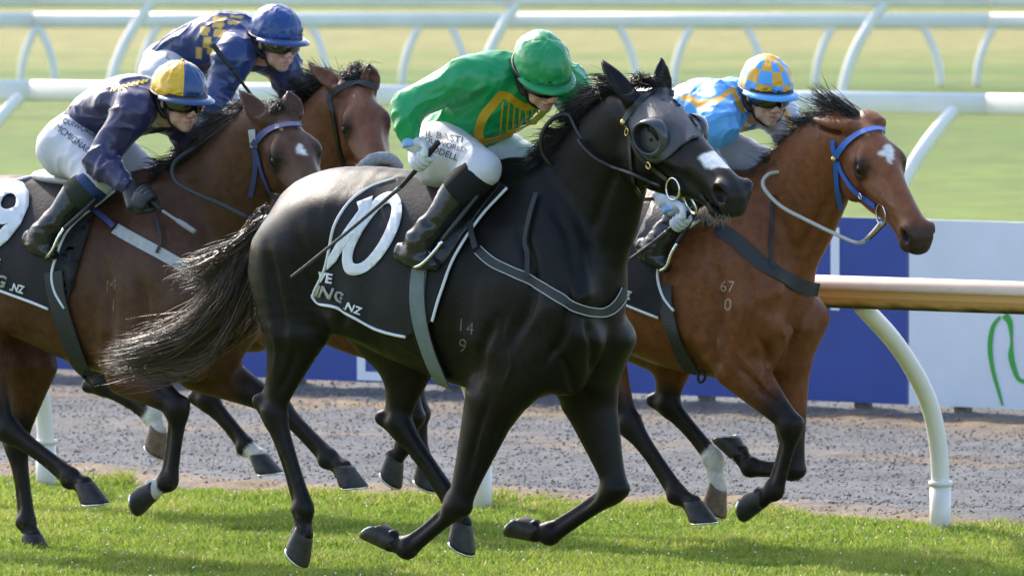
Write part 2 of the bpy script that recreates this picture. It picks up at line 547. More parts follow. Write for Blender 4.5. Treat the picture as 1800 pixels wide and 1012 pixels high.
def head_sdf(F, H, ears, fr):
    s = H.s
    def ch(rows, **kw):
        F.chain([list(H(x, y, z)) + [ru * s * H.c, rv * s * H.c] for x, y, z, ru, rv in rows], u=H.b, **kw)
    def bl(x, y, z, r, **kw):
        F.ball(H(x, y, z), (r[0] * s, r[1] * s * H.c, r[2] * s * H.c), u=H.b, w=H.a, **kw)
    ch([(.0, 0, -.085, .07, .075), (.09, 0, -.077, .078, .085), (.17, 0, -.073, .082, .085), (.26, 0, -.07, .070, .073),
        (.36, 0, -.066, .054, .06), (.46, 0, -.066, .046, .052), (.53, 0, -.069, .046, .049), (.585, 0, -.08, .044, .045)], k=.03)
    ch([(.06, 0, -.15, .046, .08), (.14, 0, -.168, .05, .085), (.24, 0, -.162, .046, .066), (.34, 0, -.14, .038, .048),
        (.44, 0, -.124, .034, .036), (.52, 0, -.122, .034, .032)], k=.03)
    bl(.54, 0, -.142, (.034, .034, .026), k=.02)
    for y in (-1, 1):
        bl(.125, y * .048, -.155, (.10, .032, .095), k=.02)
        ch([(.20, y * .062, -.085, .013, .013), (.28, y * .058, -.092, .013, .012), (.37, y * .047, -.086, .009, .009)], k=.025)
        ch([(.15, y * .060, -.030, .022, .02), (.205, y * .070, -.030, .022, .018), (.25, y * .058, -.038, .018, .016)], k=.025)
        bl(.10, y * .088, -.03, (.04, .016, .02), k=.04, sub=True)
        bl(.205, y * .066, -.062, (.038, .024, .03), k=.015)
        bl(.208, y * .092, -.056, (.030, .014, .021), k=.008, sub=True)
        ch([(.176, y * .078, -.058, .005, .006), (.190, y * .084, -.038, .006, .007), (.215, y * .084, -.035, .006, .007), (.242, y * .074, -.054, .005, .006)], k=.008)
        ch([(.178, y * .078, -.066, .004, .004), (.208, y * .082, -.081, .004, .004), (.240, y * .074, -.064, .004, .004)], k=.008)
        bl(.565, y * .034, -.066, (.045, .022, .036), k=.02)
        ch([(.540, y * .044, -.060, .008, .008), (.556, y * .052, -.040, .009, .009), (.585, y * .048, -.040, .009, .009), (.602, y * .039, -.062, .008, .008), (.594, y * .042, -.086, .008, .008)], k=.012)
        bl(.577, y * .058, -.064, (.029, .028, .021), k=.008, sub=True)
        bl(.588, y * .052, -.076, (.016, .022, .012), k=.008, sub=True)
        bl(.42, y * .075, -.115, (.08, .028, .022), k=.03, sub=True)
        bl(.33, y * .068, -.03, (.09, .018, .016), k=.03, sub=True)
    bl(.605, 0, -.1, (.028, .042, .03), k=.02)
    ch([(.64, 0, -.128, .09, .0045), (.52, 0, -.122, .09, .0045), (.465, 0, -.113, .09, .003)], k=.006, sub=True, u=H.b) if False else \
        F.chain([list(H(.64, 0, -.128)) + [.09, .005], list(H(.52, 0, -.124)) + [.09, .005], list(H(.465, 0, -.115)) + [.09, .003]], u=H.b, k=.006, sub=True, n=2)
    out = []
    for sgn, tip in zip((1, -1), ears):
        base = H(.015, sgn * .055, -.02)
        t = fr.P(tip[0], tip[1], base[1] + (tip[2] if len(tip) > 2 else 0))
        d = t - base
        Ld = np.linalg.norm(d)
        if Ld > .2: t = base + d / Ld * .2
        d = (t - base)
        side = np.cross(d, H.b); side /= np.linalg.norm(side)
        if side @ H.a < 0: side = -side
        wv = H.b * .75 + side * .65
        wv = wv * 1.0
        q = lambda k_: base + d * k_
        F.chain([list(q(-.05)) + [.036, .032], list(q(.22)) + [.043, .028], list(q(.5)) + [.041, .024], list(q(.78)) + [.025, .015], list(q(1.0)) + [.005, .005]], k=.02, u=H.b, n=3)
        o = side * .02 + H.b * sgn * .012
        F.chain([list(q(.12) + o) + [.024, .015], list(q(.45) + o) + [.027, .015], list(q(.75) + o) + [.014, .009], list(q(.92) + o * .6) + [.004, .004]], k=.006, u=H.b, n=3, sub=True)
        out.append((base, t))
    return out

FORE = [(.30, .080, .112), (.30, .060, .082)]
def fore_chain(J):
    """J: dict of local joints s(houlder) u(pper arm) e(forearm top) k(nee) f(etlock) c(oronet)"""
    mix = lambda a, b, t: a + (b - a) * t
    e, k, f, c = J['e'], J['k'], J['f'], J['c']
    up = [list(J['s']) + [.085, .135], list(J['u']) + [.09, .14], list(e) + [.078, .112]]
    lo = [list(e) + [.078, .112], list(mix(e, k, .35)) + [.062, .086], list(mix(e, k, .72)) + [.046, .058],
          list(mix(e, k, .92)) + [.043, .05], list(k) + [.045, .053]]
    kn = [list(mix(e, k, .97)) + [.044, .052], list(mix(k, f, .1)) + [.042, .048], list(mix(k, f, .28)) + [.031, .038], list(mix(k, f, .55)) + [.026, .035],
          list(mix(k, f, .85)) + [.029, .037], list(f) + [.035, .043], list(mix(f, c, .5)) + [.029, .034], list(c) + [.037, .041]]
    return up, lo, kn

def hind_chain(J):
    mix = lambda a, b, t: a + (b - a) * t
    h, t, s, k, f, c = J['h'], J['t'], J['s'], J['k'], J['f'], J['c']
    up = [list(h) + [.12, .17], list(t) + [.105, .165], list(s) + [.086, .128]]
    lo = [list(s) + [.086, .128], list(mix(s, k, .33)) + [.064, .094], list(mix(s, k, .68)) + [.044, .062], list(mix(s, k, .9)) + [.036, .048], list(k) + [.041, .052]]
    cn = [list(mix(s, k, .97)) + [.039, .05], list(mix(k, f, .1)) + [.039, .05], list(mix(k, f, .27)) + [.031, .04], list(mix(k, f, .55)) + [.027, .036], list(mix(k, f, .85)) + [.03, .038],
          list(f) + [.036, .044], list(mix(f, c, .5)) + [.029, .034], list(c) + [.037, .041]]
    return up, lo, cn

def lower_leg(F, rows, k_, f_, c_):
    """cannon bone in front, flexor tendons behind, sesamoid bulge at the fetlock"""
    cx = (f_ - k_) / np.linalg.norm(f_ - k_)
    rear = np.array([cx[2], 0, -cx[0]])
    px_ = (c_ - f_) / np.linalg.norm(c_ - f_)
    rear2 = np.array([px_[2], 0, -px_[0]])
    R_ = [list(r) for r in rows]
    for i, q in enumerate(R_):
        if 2 <= i <= 4:
            q[3] *= .92; q[4] *= .72
            for j in range(3): q[j] -= rear[j] * .010
    F.chain(R_, k=.02)
    F.chain([list(mixp(k_, f_, .08) + rear * .026) + [.018, .018], list(mixp(k_, f_, .3) + rear * .023) + [.0155, .014], list(mixp(k_, f_, .6) + rear * .022) + [.0145, .013], list(mixp(k_, f_, .88) + rear * .024) + [.017, .016],
             list(f_ + rear * .022) + [.026, .022]], k=.007)
    F.ball(f_ + (rear + rear2) * .013, (.03, .03, .026), k=.012, w=cx)
    F.chain([list(f_ + rear2 * .02) + [.02, .02], list(mixp(f_, c_, .7) + rear2 * .018) + [.018, .016], list(c_ + rear2 * .03) + [.028, .02]], k=.015)

def hoof_mesh(c, ang, lat_axis=(0, 1, 0), size=1.0):
    """horn capsule below the coronet point c; ang: direction of the dorsal wall in the f-z plane (degrees)"""
    a = R(ang)
    d = np.array([math.cos(a), 0, math.sin(a)])
    g = np.array([math.cos(a - R(40)), 0, math.sin(a - R(40))])
    t = np.array([math.cos(a - R(40) + math.pi / 2), 0, math.sin(a - R(40) + math.pi / 2)])   # towards the toe
    y = np.array([0, 1.0, 0])
    V, F = [], []
    n = 20
    hgt = .078 * size
    rings = [(-.16, .040, .043), (-.02, .0435, .047), (.12, .046, .049), (.5, .052, .056), (.85, .058, .062), (1.0, .0585, .0625)]
    for q, ry, rt in rings:
        cen = c + g * hgt * q + t * (.8 * hgt * q * .62)
        for i in range(n):
            th = 2 * math.pi * i / n
            ct, st = math.cos(th), math.sin(th)
            # heel end flattened
            rr = rt * (1.0 if ct > 0 else .82)
            V.append(cen + t * rr * ct * size + y * ry * st * size + (g * hgt * (-.12 * max(0, -ct)) if q > .9 else 0))
    for r_ in range(len(rings) - 1):
        for i in range(n):
            j = (i + 1) % n
            F.append((r_ * n + i, r_ * n + j, (r_ + 1) * n + j, (r_ + 1) * n + i))
    F.append(tuple(range(n))[::-1])
    # concave sole
    b0 = (len(rings) - 1) * n
    cen = c + g * hgt * 1.0 + t * (.8 * hgt * .62)
    o = len(V)
    for i in range(n):
        V.append(cen + (V[b0 + i] - cen) * .74)
    for i in range(n):
        V.append(cen + (V[b0 + i] - cen) * .45 - g * .014)
    for i in range(n):
        j = (i + 1) % n
        F.append((b0 + i, b0 + j, o + j, o + i)); F.append((o + i, o + j, o + n + j, o + n + i))
    F.append(tuple(o + n + i for i in range(n)))
    # shoe
    SV, SF = [], []
    m = 15
    for i in range(m):
        th = -2.3 + 4.6 * i / (m - 1)
        ct, st = math.cos(th), math.sin(th)
        rr = .0625 * (1.0 if ct > 0 else .84)
        for rad, dep in ((1.0, .001), (1.0, .008), (.72, .008), (.72, .001)):
            SV.append(cen + (t * rr * ct + y * .0585 * st) * rad * size + g * (dep - .12 * hgt * max(0, -ct)))
    for i in range(m - 1):
        for k in range(4):
            k2 = (k + 1) % 4
            SF.append((i * 4 + k, i * 4 + k2, (i + 1) * 4 + k2, (i + 1) * 4 + k))
    SF.append((0, 1, 2, 3)); SF.append(tuple((m - 1) * 4 + k for k in (3, 2, 1, 0)))
    return (V, F), (SV, SF)

def strands(name, lines, widths, cols, mat, parent):
    """lines: (N,K,3) polylines in local coordinates -> thin three sided hairs"""
    Ln = np.asarray(lines, float); N, K, _ = Ln.shape
    T = np.gradient(Ln, axis=1); T /= np.maximum(np.linalg.norm(T, axis=2, keepdims=True), 1e-9)
    ref = np.random.RandomState(3).normal(size=(N, 1, 3))
    A = np.cross(T, np.repeat(ref, K, 1)); A /= np.maximum(np.linalg.norm(A, axis=2, keepdims=True), 1e-9)
    B = np.cross(T, A)
    prof = np.sqrt(np.clip(1 - np.linspace(0, 1, K) ** 2.5, 0.01, 1))
    wd = np.asarray(widths, float)[:, None, None] * prof[None, :, None]
    rings = []
    for k in range(3):
        a = 2 * math.pi * k / 3
        rings.append(Ln + wd * (math.cos(a) * A + math.sin(a) * B))
    V = np.stack(rings, 2).reshape(-1, 3)          # N,K,3sides
    idx = np.arange(N * K * 3).reshape(N, K, 3)
    Q = []
    for k in range(3):
        k2 = (k + 1) % 3
        Q.append(np.stack([idx[:, :-1, k], idx[:, :-1, k2], idx[:, 1:, k2], idx[:, 1:, k]], -1).reshape(-1, 4))
    Q = np.concatenate(Q)
    me = mesh_np(name, L2B(V), Q)
    C = np.repeat(np.asarray(cols, float), K * 3, axis=0)
    set_col(me, C)
    return put(name, me, mat, parent)

class Horse: pass

def build_horse(sp):
    fr = sp['frame']; P = fr.P
    h = sp.get('h', .009)
    root = empty('horse', fr.M)
    T = sp['torso']                     # list of primitives in local coordinates
    lo = np.array(sp.get('lo', (-1.35, -.55, -.05))); hi = np.array(sp.get('hi', (1.75, .75, 2.3)))
    F = Field(lo, hi, h)
    for kind, rows, k in T:
        F.chain(rows, k=k)
    # neck
    nk = [list(P(x, y, l)) + [ru, rv] for x, y, l, ru, rv in sp['neck']]
    F.chain(nk, k=.07, n=4)
    legs = {}
    for name in ('near_fore', 'off_fore', 'near_hind', 'off_hind'):
        if name not in sp: continue
        q = sp[name]; lat = q['lat']
        J = {kk: (P(v[0], v[1], v[2] if len(v) > 2 else lat)) for kk, v in q.items() if kk not in ('lat', 'toe', 'white', 'hoof')}
        for kk in (('s', 'u') if 'fore' in name else ('h', 't')):
            if kk not in J:
                b0 = BLACK['near_' + name.split('_')[1]][kk]
                a0 = FB.P(*b0)
                a0[1] = abs(a0[1]) * (1 if lat > 0 else -1)
                df, dz, rot, sc = sp['shift']
                x0, z0 = a0[0] * sc, (a0[2] - 1.1) * sc
                c_, s_ = math.cos(R(rot)), math.sin(R(rot))
                J[kk] = np.array([x0 * c_ - z0 * s_ + df, a0[1] * sc, x0 * s_ + z0 * c_ + 1.1 + dz])
        legs[name] = (J, q)
        if 'fore' in name:
            up, lo_, kn = fore_chain(J)
            if name == 'near_fore' and 'scap' in sp:
                F.chain([list(P(*v[:3])) + [v[3], v[4]] for v in sp['scap']], k=.07)
            F.chain(up, k=.06); F.chain(lo_, k=.03)
            k_, f_, e_ = J['k'], J['f'], J['e']
            lower_leg(F, kn, k_, f_, J['c'])
            ax = (k_ - e_) / np.linalg.norm(k_ - e_)
            cx = (f_ - k_) / np.linalg.norm(f_ - k_)
            # accessory carpal bone, fetlock ergot, tendons
            back = np.array([ax[2], 0, -ax[0]])
            F.ball(k_ - ax * .015 + back * .042, (.03, .018, .02), k=.02, w=ax)
            F.chain([list(mixp(e_, k_, .1) + back * .05) + [.05, .05], list(mixp(e_, k_, .45) + back * .035) + [.034, .036], list(mixp(e_, k_, .85) + back * .024) + [.02, .02]], k=.015)
            F.chain([list(mixp(e_, k_, .05) - back * .045) + [.045, .05], list(mixp(e_, k_, .4) - back * .034) + [.034, .036], list(mixp(e_, k_, .8) - back * .02) + [.022, .02]], k=.015)
        else:
            up, lo_, cn = hind_chain(J)
            F.chain(up, k=.08); F.chain(lo_, k=.03)
            s_, k_, f_ = J['s'], J['k'], J['f']
            lower_leg(F, cn, k_, f_, J['c'])
            g1 = (k_ - s_) / np.linalg.norm(k_ - s_); c1 = (f_ - k_) / np.linalg.norm(f_ - k_)
            bis = g1 - c1; bis[1] = 0
            bis /= max(np.linalg.norm(bis), 1e-6)
            tip = k_ + bis * .055 - c1 * .04
            F.chain([list(mixp(s_, k_, .55) - .02 * c1 + bis * .035) + [.012, .016], list(mixp(s_, k_, .8) + bis * .05 - .01 * c1) + [.012, .016],
                     list(tip) + [.022, .025]], k=.025)
            F.chain([list(tip) + [.021, .026], list(k_ + c1 * .08 + bis * .018) + [.02, .02], list(k_ + c1 * .16) + [.018, .02]], k=.02)
    H = Head(fr, sp['poll'][:2], sp['poll'][2], sp['muzzle'], sp.get('hsize', .63), sp.get('roll', 0), sp.get('cross', 1.1))
    ears = head_sdf(F, H, sp['ears'], fr)
    for v in sp.get('extra', ()):
        F.chain([list(P(*r[:3])) + [r[3], r[4]] for r in v['rows']], k=v.get('k', .03), sub=v.get('sub', False))
    V, Q = F.mesh()
    del F
    V = smooth_mesh(V, Q, 1, .4)
    N = vnormals(V, Q)
    # soft muscle relief
    n1 = vnoise(V * np.array([9, 9, 6]), 1) * .5 + vnoise(V * np.array([22, 22, 16]), 2) * .25
    body_w = smoothstep(V[:, 2], .75, 1.0)
    V = V + N * (n1 * .0035 * body_w)[:, None]
    pxv = project(fr.world(V)); N = vnormals(V, Q)
    tcv = CPOS - fr.world(V); tcv /= np.linalg.norm(tcv, axis=1)[:, None]
    facing = smoothstep(((N[:, 0:1] * fr.F + N[:, 1:2] * fr.L + N[:, 2:3] * fr.Z) * tcv).sum(1), .05, .35) * (V[:, 1] > -.02)
    for path, wpx, dep in sp.get('grooves', ()):
        d, p = polydist(np.concatenate([pxv, np.zeros((len(V), 1))], 1), np.concatenate([spline(np.array(path, float), 4), np.zeros(((len(path) - 1) * 4 + 1, 1))], 1))
        L_ = (len(path) - 1) * 4
        fade = smoothstep(p, 0, L_ * .25) * (1 - smoothstep(p, L_ * .75, L_))
        V = V - N * ((dep * 1.8 if dep > 0 else dep) * np.exp(-(d / wpx) ** 2) * facing * (.25 + .75 * fade))[:, None]
    # ---- coat colours
    base = np.array(sp['coat']); C = np.tile(base, (len(V), 1)).astype(float)
    sh = np.array(sp.get('coat_low', sp['coat']))
    C += (sh - base) * smoothstep(-V[:, 2], -1.15, -.8)[:, None]
    dapple = (vnoise(V * 5, 5) * .5 + vnoise(V * 12, 6) * .3)[:, None]
    C *= 1 + .22 * dapple
    pts_col = np.array(sp['points'])
    for name, (J, q) in legs.items():
        if 'fore' in name:
            line = [J['e'], J['k'], J['f'], J['c'] + (J['c'] - J['f']) * .3]
        else:
            line = [J['s'], J['k'], J['f'], J['c'] + (J['c'] - J['f']) * .3]
        d, p = polydist(V, line)
        m = (d < .13) & (np.sign(V[:, 1]) == np.sign(line[1][1]))
        edge = sp.get('stock', .62) + .12 * vnoise(V * 14, 7)
        wgt = smoothstep(p, edge - .25, edge + .2) * m
        C = C * (1 - wgt[:, None]) + pts_col * wgt[:, None]
        mud = smoothstep(vnoise(V * 55, 17) + .6 * vnoise(V * 130, 18) + .35 * (p - 2.4), .45, .9) * smoothstep(p, 1.1, 2.2) * m * .55
        C = C * (1 - mud[:, None]) + np.array([.085, .068, .045]) * mud[:, None]
        if q.get('white'):
            a = q['white']
            e2 = a + .08 * vnoise(V * 40, 8)
            wgt = smoothstep(p, e2 - .04, e2 + .04) * m
            C = C * (1 - wgt[:, None]) + np.array([.62, .58, .52]) * wgt[:, None]
    # muzzle, eye surround, ears
    x, y, z = H.inv(V)
    onh = (x > -.05) & (x < .75) & (np.abs(y) < .16) & (z < .1) & (z > -.35)
    mz = smoothstep(x + .25 * (-z - .09), .50, .6) * onh
    C = C * (1 - .85 * mz[:, None]) + .85 * mz[:, None] * np.array(sp.get('muz_col', (.02, .017, .016)))
    de = np.sqrt((x - .208) ** 2 + ((np.abs(y) - .08) * 1.0) ** 2 + (z + .056) ** 2)
    ew = (1 - smoothstep(de, .034, .062)) * onh
    C = C * (1 - .85 * ew[:, None]) + .85 * ew[:, None] * np.array((.010, .008, .007))
    nd = np.sqrt(((x - .578) / 1.3) ** 2 + ((np.abs(y) - .048) * .8) ** 2 + (z + .066) ** 2)
    C[(nd < .021) & onh] = (.008, .004, .004)
    for (b_, t_) in ears:
        d, p = polydist(V, [b_, t_])
        wgt = smoothstep(p, .75, 1.0) * (d < .035)
        C = C * (1 - wgt[:, None]) + np.array([.012, .01, .01]) * wgt[:, None]
    px = project(fr.world(V))
    toc = CPOS - fr.world(V); toc /= np.linalg.norm(toc, axis=1)[:, None]
    Nw = N[:, 0:1] * fr.F + N[:, 1:2] * fr.L + N[:, 2:3] * fr.Z
    vis = (Nw * toc).sum(1) > .05
    jit = np.stack([vnoise(V * 90, 11), vnoise(V * 90, 12)], 1) * 2.0
    for poly, col in sp.get('marks', ()):
        m = (inpoly(px + jit * .7, poly) & vis & onh).astype(float)[:, None]
        m = smooth_mesh(m, Q, sp.get('mark_soft', 1), .5)
        C = C * (1 - m) + np.array(col) * m
    C = np.clip(C, .003, 1)
    Qb = Q[:, ::-1]
    me = mesh_np('body', L2B(V), Qb)
    set_col(me, C)
    body = put('body', me, M['coat'], root)
    bv = BVHTree.FromPolygons([tuple(v) for v in fr.world(V)], [tuple(map(int, q)) for q in Q])
    # eyes
    for sgn in (1, -1):
        bm = bmesh.new(); bmesh.ops.create_uvsphere(bm, u_segments=20, v_segments=12, radius=.031 * H.s)
        e = bpy.data.meshes.new('eye'); bm.to_mesh(e); bm.free()
        o = put('eye', e, M['eye'], root)
        o.location = L2B(H(.208, sgn * .064, -.056))[0]
    for name, (J, q) in legs.items():
        hv, sv = hoof_mesh(J['c'], q['toe'])
        ho = solid('hoof', hv, M[q.get('hoof', 'hoof')], root, local=True)
        solid('horseshoe', sv, M['steel'], ho, local=True)
    hs = Horse()
    hs.root, hs.bvh, hs.fr, hs.H, hs.legs, hs.sp, hs.ears = root, bv, fr, H, legs, sp, ears
    hs.V, hs.Q = V, Q
    return hs

def mixp(a, b, t): return a + (b - a) * t

def mane(hs, crest, n, length, back, up, col, seed, spread=.02, tipcol=None, toside=0.0, drop=0.0, name='mane'):
    """crest: rows (u,v,lat) along the crest from withers to poll; hairs stream backwards (-f)"""
    rs = np.random.RandomState(seed)
    pts = spline(np.array([hs.fr.P(*c) for c in crest]), 8)
    t = rs.rand(n) * (len(pts) - 1)
    i = np.minimum(t.astype(int), len(pts) - 2)
    p0 = pts[i] + (pts[i + 1] - pts[i]) * (t - i)[:, None]
    p0 += rs.normal(size=(n, 3)) * np.array([.012, spread, .01])
    K = 9
    s = np.linspace(0, 1, K)
    nc = max(4, n // 45)
    clump = np.minimum(((t / (len(pts) - 1) + rs.normal(size=n) * .02) * nc).astype(int) % nc, nc - 1)
    cd = rs.normal(size=(nc, 3)) * .32
    cen = np.array([p0[clump == c].mean(0) if (clump == c).any() else p0[0] for c in range(nc)])
    Lc = length * (.55 + .9 * rs.rand(nc))
    Ls = Lc[clump] * (.75 + .35 * rs.rand(n))
    fly = rs.rand(n) < .06
    Ls[fly] *= 1.3
    jit = rs.normal(size=(n, 3)) * np.where(fly, .28, .07)[:, None]
    d0 = np.array([-back, toside, up]) + cd[clump] * .6 + jit
    d1 = np.array([-back * 1.2, toside * 1.4, up * .2 - drop]) + cd[clump] * 1.1 + jit
    d2 = np.array([-back * .9, toside, -drop * 1.6 - .1]) + cd[clump] * .9 + jit
    d0, d1, d2 = [q / np.linalg.norm(q, axis=1)[:, None] for q in (d0, d1, d2)]
    S = s[None, :, None]
    conv = (cen[clump] - p0) * np.where(fly, .1, .72)[:, None]
    Lines = p0[:, None] + Ls[:, None, None] * (d0[:, None] * (S - S ** 2 + S ** 3 / 3) + d1[:, None] * (S ** 2 - 2 * S ** 3 / 3) + d2[:, None] * (S ** 3 / 3)) + conv[:, None] * S ** 1.5
    C = np.tile(np.array(col), (n, 1)) * (0.6 + .8 * rs.rand(n, 1))
    if tipcol is not None:
        m = rs.rand(n) < .12
        C[m] = np.array(tipcol)
    return strands(name, Lines, .0007 + .0011 * rs.rand(n), C, M['hair'], hs.root)

def tail(hs, path, n, seed, col, tipcol, width=.05, name='tail'):
    """path rows: (u, v, lat, spread radius)"""
    rs = np.random.RandomState(seed)
    ctr = np.array([list(hs.fr.P(u, v, l)) + [r] for u, v, l, r in path])
    ctr = spline(ctr, 5)
    K = 14
    a = rs.rand(n) * 2 * math.pi
    rad = np.sqrt(rs.rand(n))
    off = np.stack([rad * np.cos(a), rad * np.sin(a) * .7, rad * np.sin(a + 1.0)], 1)
    nc = 46
    cl = rs.randint(0, nc, n)
    off = off * .45 + (rs.normal(size=(nc, 3)) * .7)[cl]
    end = .45 + .55 * rs.rand(n) * (0.55 + .45 * rs.rand(nc)[cl] * 1.2)
    end = np.clip(end, .3, 1.0)
    s = np.linspace(0, 1, K)
    par = s[None] * end[:, None] * (len(ctr) - 1)
    i = np.minimum(par.astype(int), len(ctr) - 2)
    fr_ = (par - i)[..., None]
    q = ctr[i] + (ctr[i + 1] - ctr[i]) * fr_
    wig = rs.normal(size=(n, 3)) * .02
    ph = rs.rand(n, 1) * 6
    Lines = q[..., :3] + off[:, None] * q[..., 3:4] + wig[:, None] * (s[None, :, None] ** 2) \
        + (rs.normal(size=(nc, 3)) * .018)[cl][:, None] * np.sin(s[None, :] * 7 + ph)[..., None]
    C = np.tile(np.array(col), (n, 1)) * (.6 + .9 * rs.rand(n, 1))
    m = rs.rand(n) < .24
    C[m] = np.array(tipcol) * (.5 + rs.rand(m.sum(), 1))
    return strands(name, Lines, .0008 + .0012 * rs.rand(n), C, M['hair'], hs.root)

# ---- black horse -------------------------------------------------
FB = Frame(800, 34.0, 33)
def TB(rows):       # rows in photograph pixels on a plane l, for the black horse
    return [list(FB.P(u, v, l)) + [ru, rv] for u, v, l, ru, rv in rows]
def mirror(rows): return [[r[0], -r[1], r[2], r[3], r[4]] for r in rows]
def bar(x, yt, yb, hw, l=0):
    return (x, (yt + yb) / 2, l, hw, (yb - yt) / 2 / 470.0)
TORSO = []
TORSO.append(('barrel', TB([bar(545, 335, 560, .19), bar(600, 315, 585, .235), bar(660, 310, 606, .255), bar(730, 316, 640, .275), bar(810, 322, 672, .285),
                            bar(880, 332, 692, .27), bar(960, 350, 700, .235), bar(1015, 420, 690, .19)]), .05))
TORSO.append(('spine', TB([(500, 395, 0, .06, .06), (545, 352, 0, .09, .08), (610, 328, 0, .10, .07), (700, 330, 0, .08, .06), (790, 338, 0, .07, .06), (860, 322, 0, .055, .07), (920, 312, 0, .05, .08), (975, 330, 0, .05, .08)]), .09))
_gl = TB([(645, 392, .12, .11, .12), (575, 400, .13, .13, .15), (515, 440, .12, .125, .15), (490, 485, .11, .10, .12)])
TORSO.append(('glut', _gl, .07)); TORSO.append(('glut', mirror(_gl), .07))
_tr = TB([(925, 420, .15, .07, .15), (905, 500, .19, .085, .15), (868, 600, .19, .085, .13)])
TORSO.append(('tric', _tr, .06)); TORSO.append(('tric', mirror(_tr), .06))
_pc = TB([(1012, 590, .10, .10, .12), (990, 660, .09, .09, .09)])
TORSO.append(('pect', _pc, .05)); TORSO.append(('pect', mirror(_pc), .05))
_fl = TB([(640, 560, .17, .05, .07), (600, 545, .18, .06, .09)])
TORSO.append(('flank', _fl, .08)); TORSO.append(('flank', mirror(_fl), .08))

def shifted(T, df, dz, rot=0.0, sc=1.0):
    out = []
    c, s = math.cos(R(rot)), math.sin(R(rot))
    for kind, rows, k in T:
        rr = []
        for x, y, z, a, b in rows:
            x0, z0 = x * sc, (z - 1.1) * sc
            rr.append([x0 * c - z0 * s + df, y * sc, x0 * s + z0 * c + 1.1 + dz, a * sc, b * sc])
        out.append((kind, rr, k))
    return out

BLACK = dict(
    frame=FB, torso=TORSO, h=.0085,
    neck=[(955, 440, 0, .17, .29), (1017, 378, .0, .128, .255), (1053, 312, .03, .10, .215), (1084, 250, .07, .088, .17), (1108, 208, .1, .08, .125)],
    scap=[(915, 345, .09, .05, .12), (955, 450, .15, .075, .17), (985, 540, .18, .085, .15)],
    poll=(1136, 158, .10), muzzle=(1290, 345), hsize=.63, roll=-3, cross=1.2,
    ears=[(1056, 104), (1163, 101)],
    near_fore=dict(lat=.15, s=(995, 560, .17), u=(905, 650, .17), e=(866, 705), k=(806, 888), f=(716, 964), c=(687, 951), toe=165),
    off_fore=dict(lat=-.15, s=(1060, 575, -.17), u=(1030, 650, -.16), e=(1036, 700), k=(1084, 860), f=(967, 939), c=(940, 934), toe=178),
    near_hind=dict(lat=.15, h=(525, 450, .13), t=(515, 525, .15), s=(520, 585, .16), k=(481, 722), f=(534, 893), c=(533, 938), toe=-97),
    off_hind=dict(lat=-.15, h=(600, 440, -.13), t=(655, 540, -.15), s=(718, 628, -.16), k=(700, 742), f=(803, 892), c=(812, 920), toe=-80),
    coat=(.0072, .0062, .0060), coat_low=(.0085, .0066, .0058), points=(.0075, .0064, .006), stock=.6, grooves=[
        ([(905, 385), (935, 470), (930, 540), (895, 610)], 10, .010), ([(985, 480), (1000, 540), (985, 600), (950, 640)], 9, .010), ([(870, 560), (845, 620), (835, 680)], 9, .009),
        ([(1040, 420), (1060, 350), (1085, 290)], 10, .009), ([(965, 350), (1000, 420), (1010, 500)], 12, .007), ([(470, 430), (480, 500), (492, 560), (500, 610)], 9, .009), ([(520, 400), (535, 470), (560, 530), (585, 560)], 12, .007),
        ([(980, 620), (1005, 660), (1010, 700)], 8, .01), ([(640, 430), (660, 500), (640, 560)], 14, .006), ([(1030, 560), (1045, 610), (1040, 660)], 8, .012), ([(590, 480), (605, 540), (598, 585)], 9, .007),
        ([(860, 700), (838, 770), (822, 840)], 6, .006), ([(885, 720), (862, 790), (838, 850)], 6, .005), ([(520, 610), (508, 650), (490, 690)], 6, .006),
        ([(905, 540), (890, 590), (900, 640), (880, 690)], 3.5, -.005), ([(955, 560), (965, 610), (945, 650)], 3.5, -.005), ([(690, 600), (760, 640), (800, 650)], 3.5, -.004), ([(850, 720), (845, 770), (826, 820)], 3, -.004), ([(470, 560), (485, 610), (480, 660)], 3, -.004)],
    marks=[([(1226, 278), (1233, 271), (1252, 265), (1268, 269), (1282, 279), (1290, 291), (1280, 296), (1262, 294), (1250, 299), (1243, 293), (1236, 290), (1232, 284)], (.72, .72, .74)),
           ([(1204, 181), (1214, 183), (1229, 207), (1243, 238), (1237, 241), (1222, 214), (1208, 193)], (.6, .6, .62))],
)

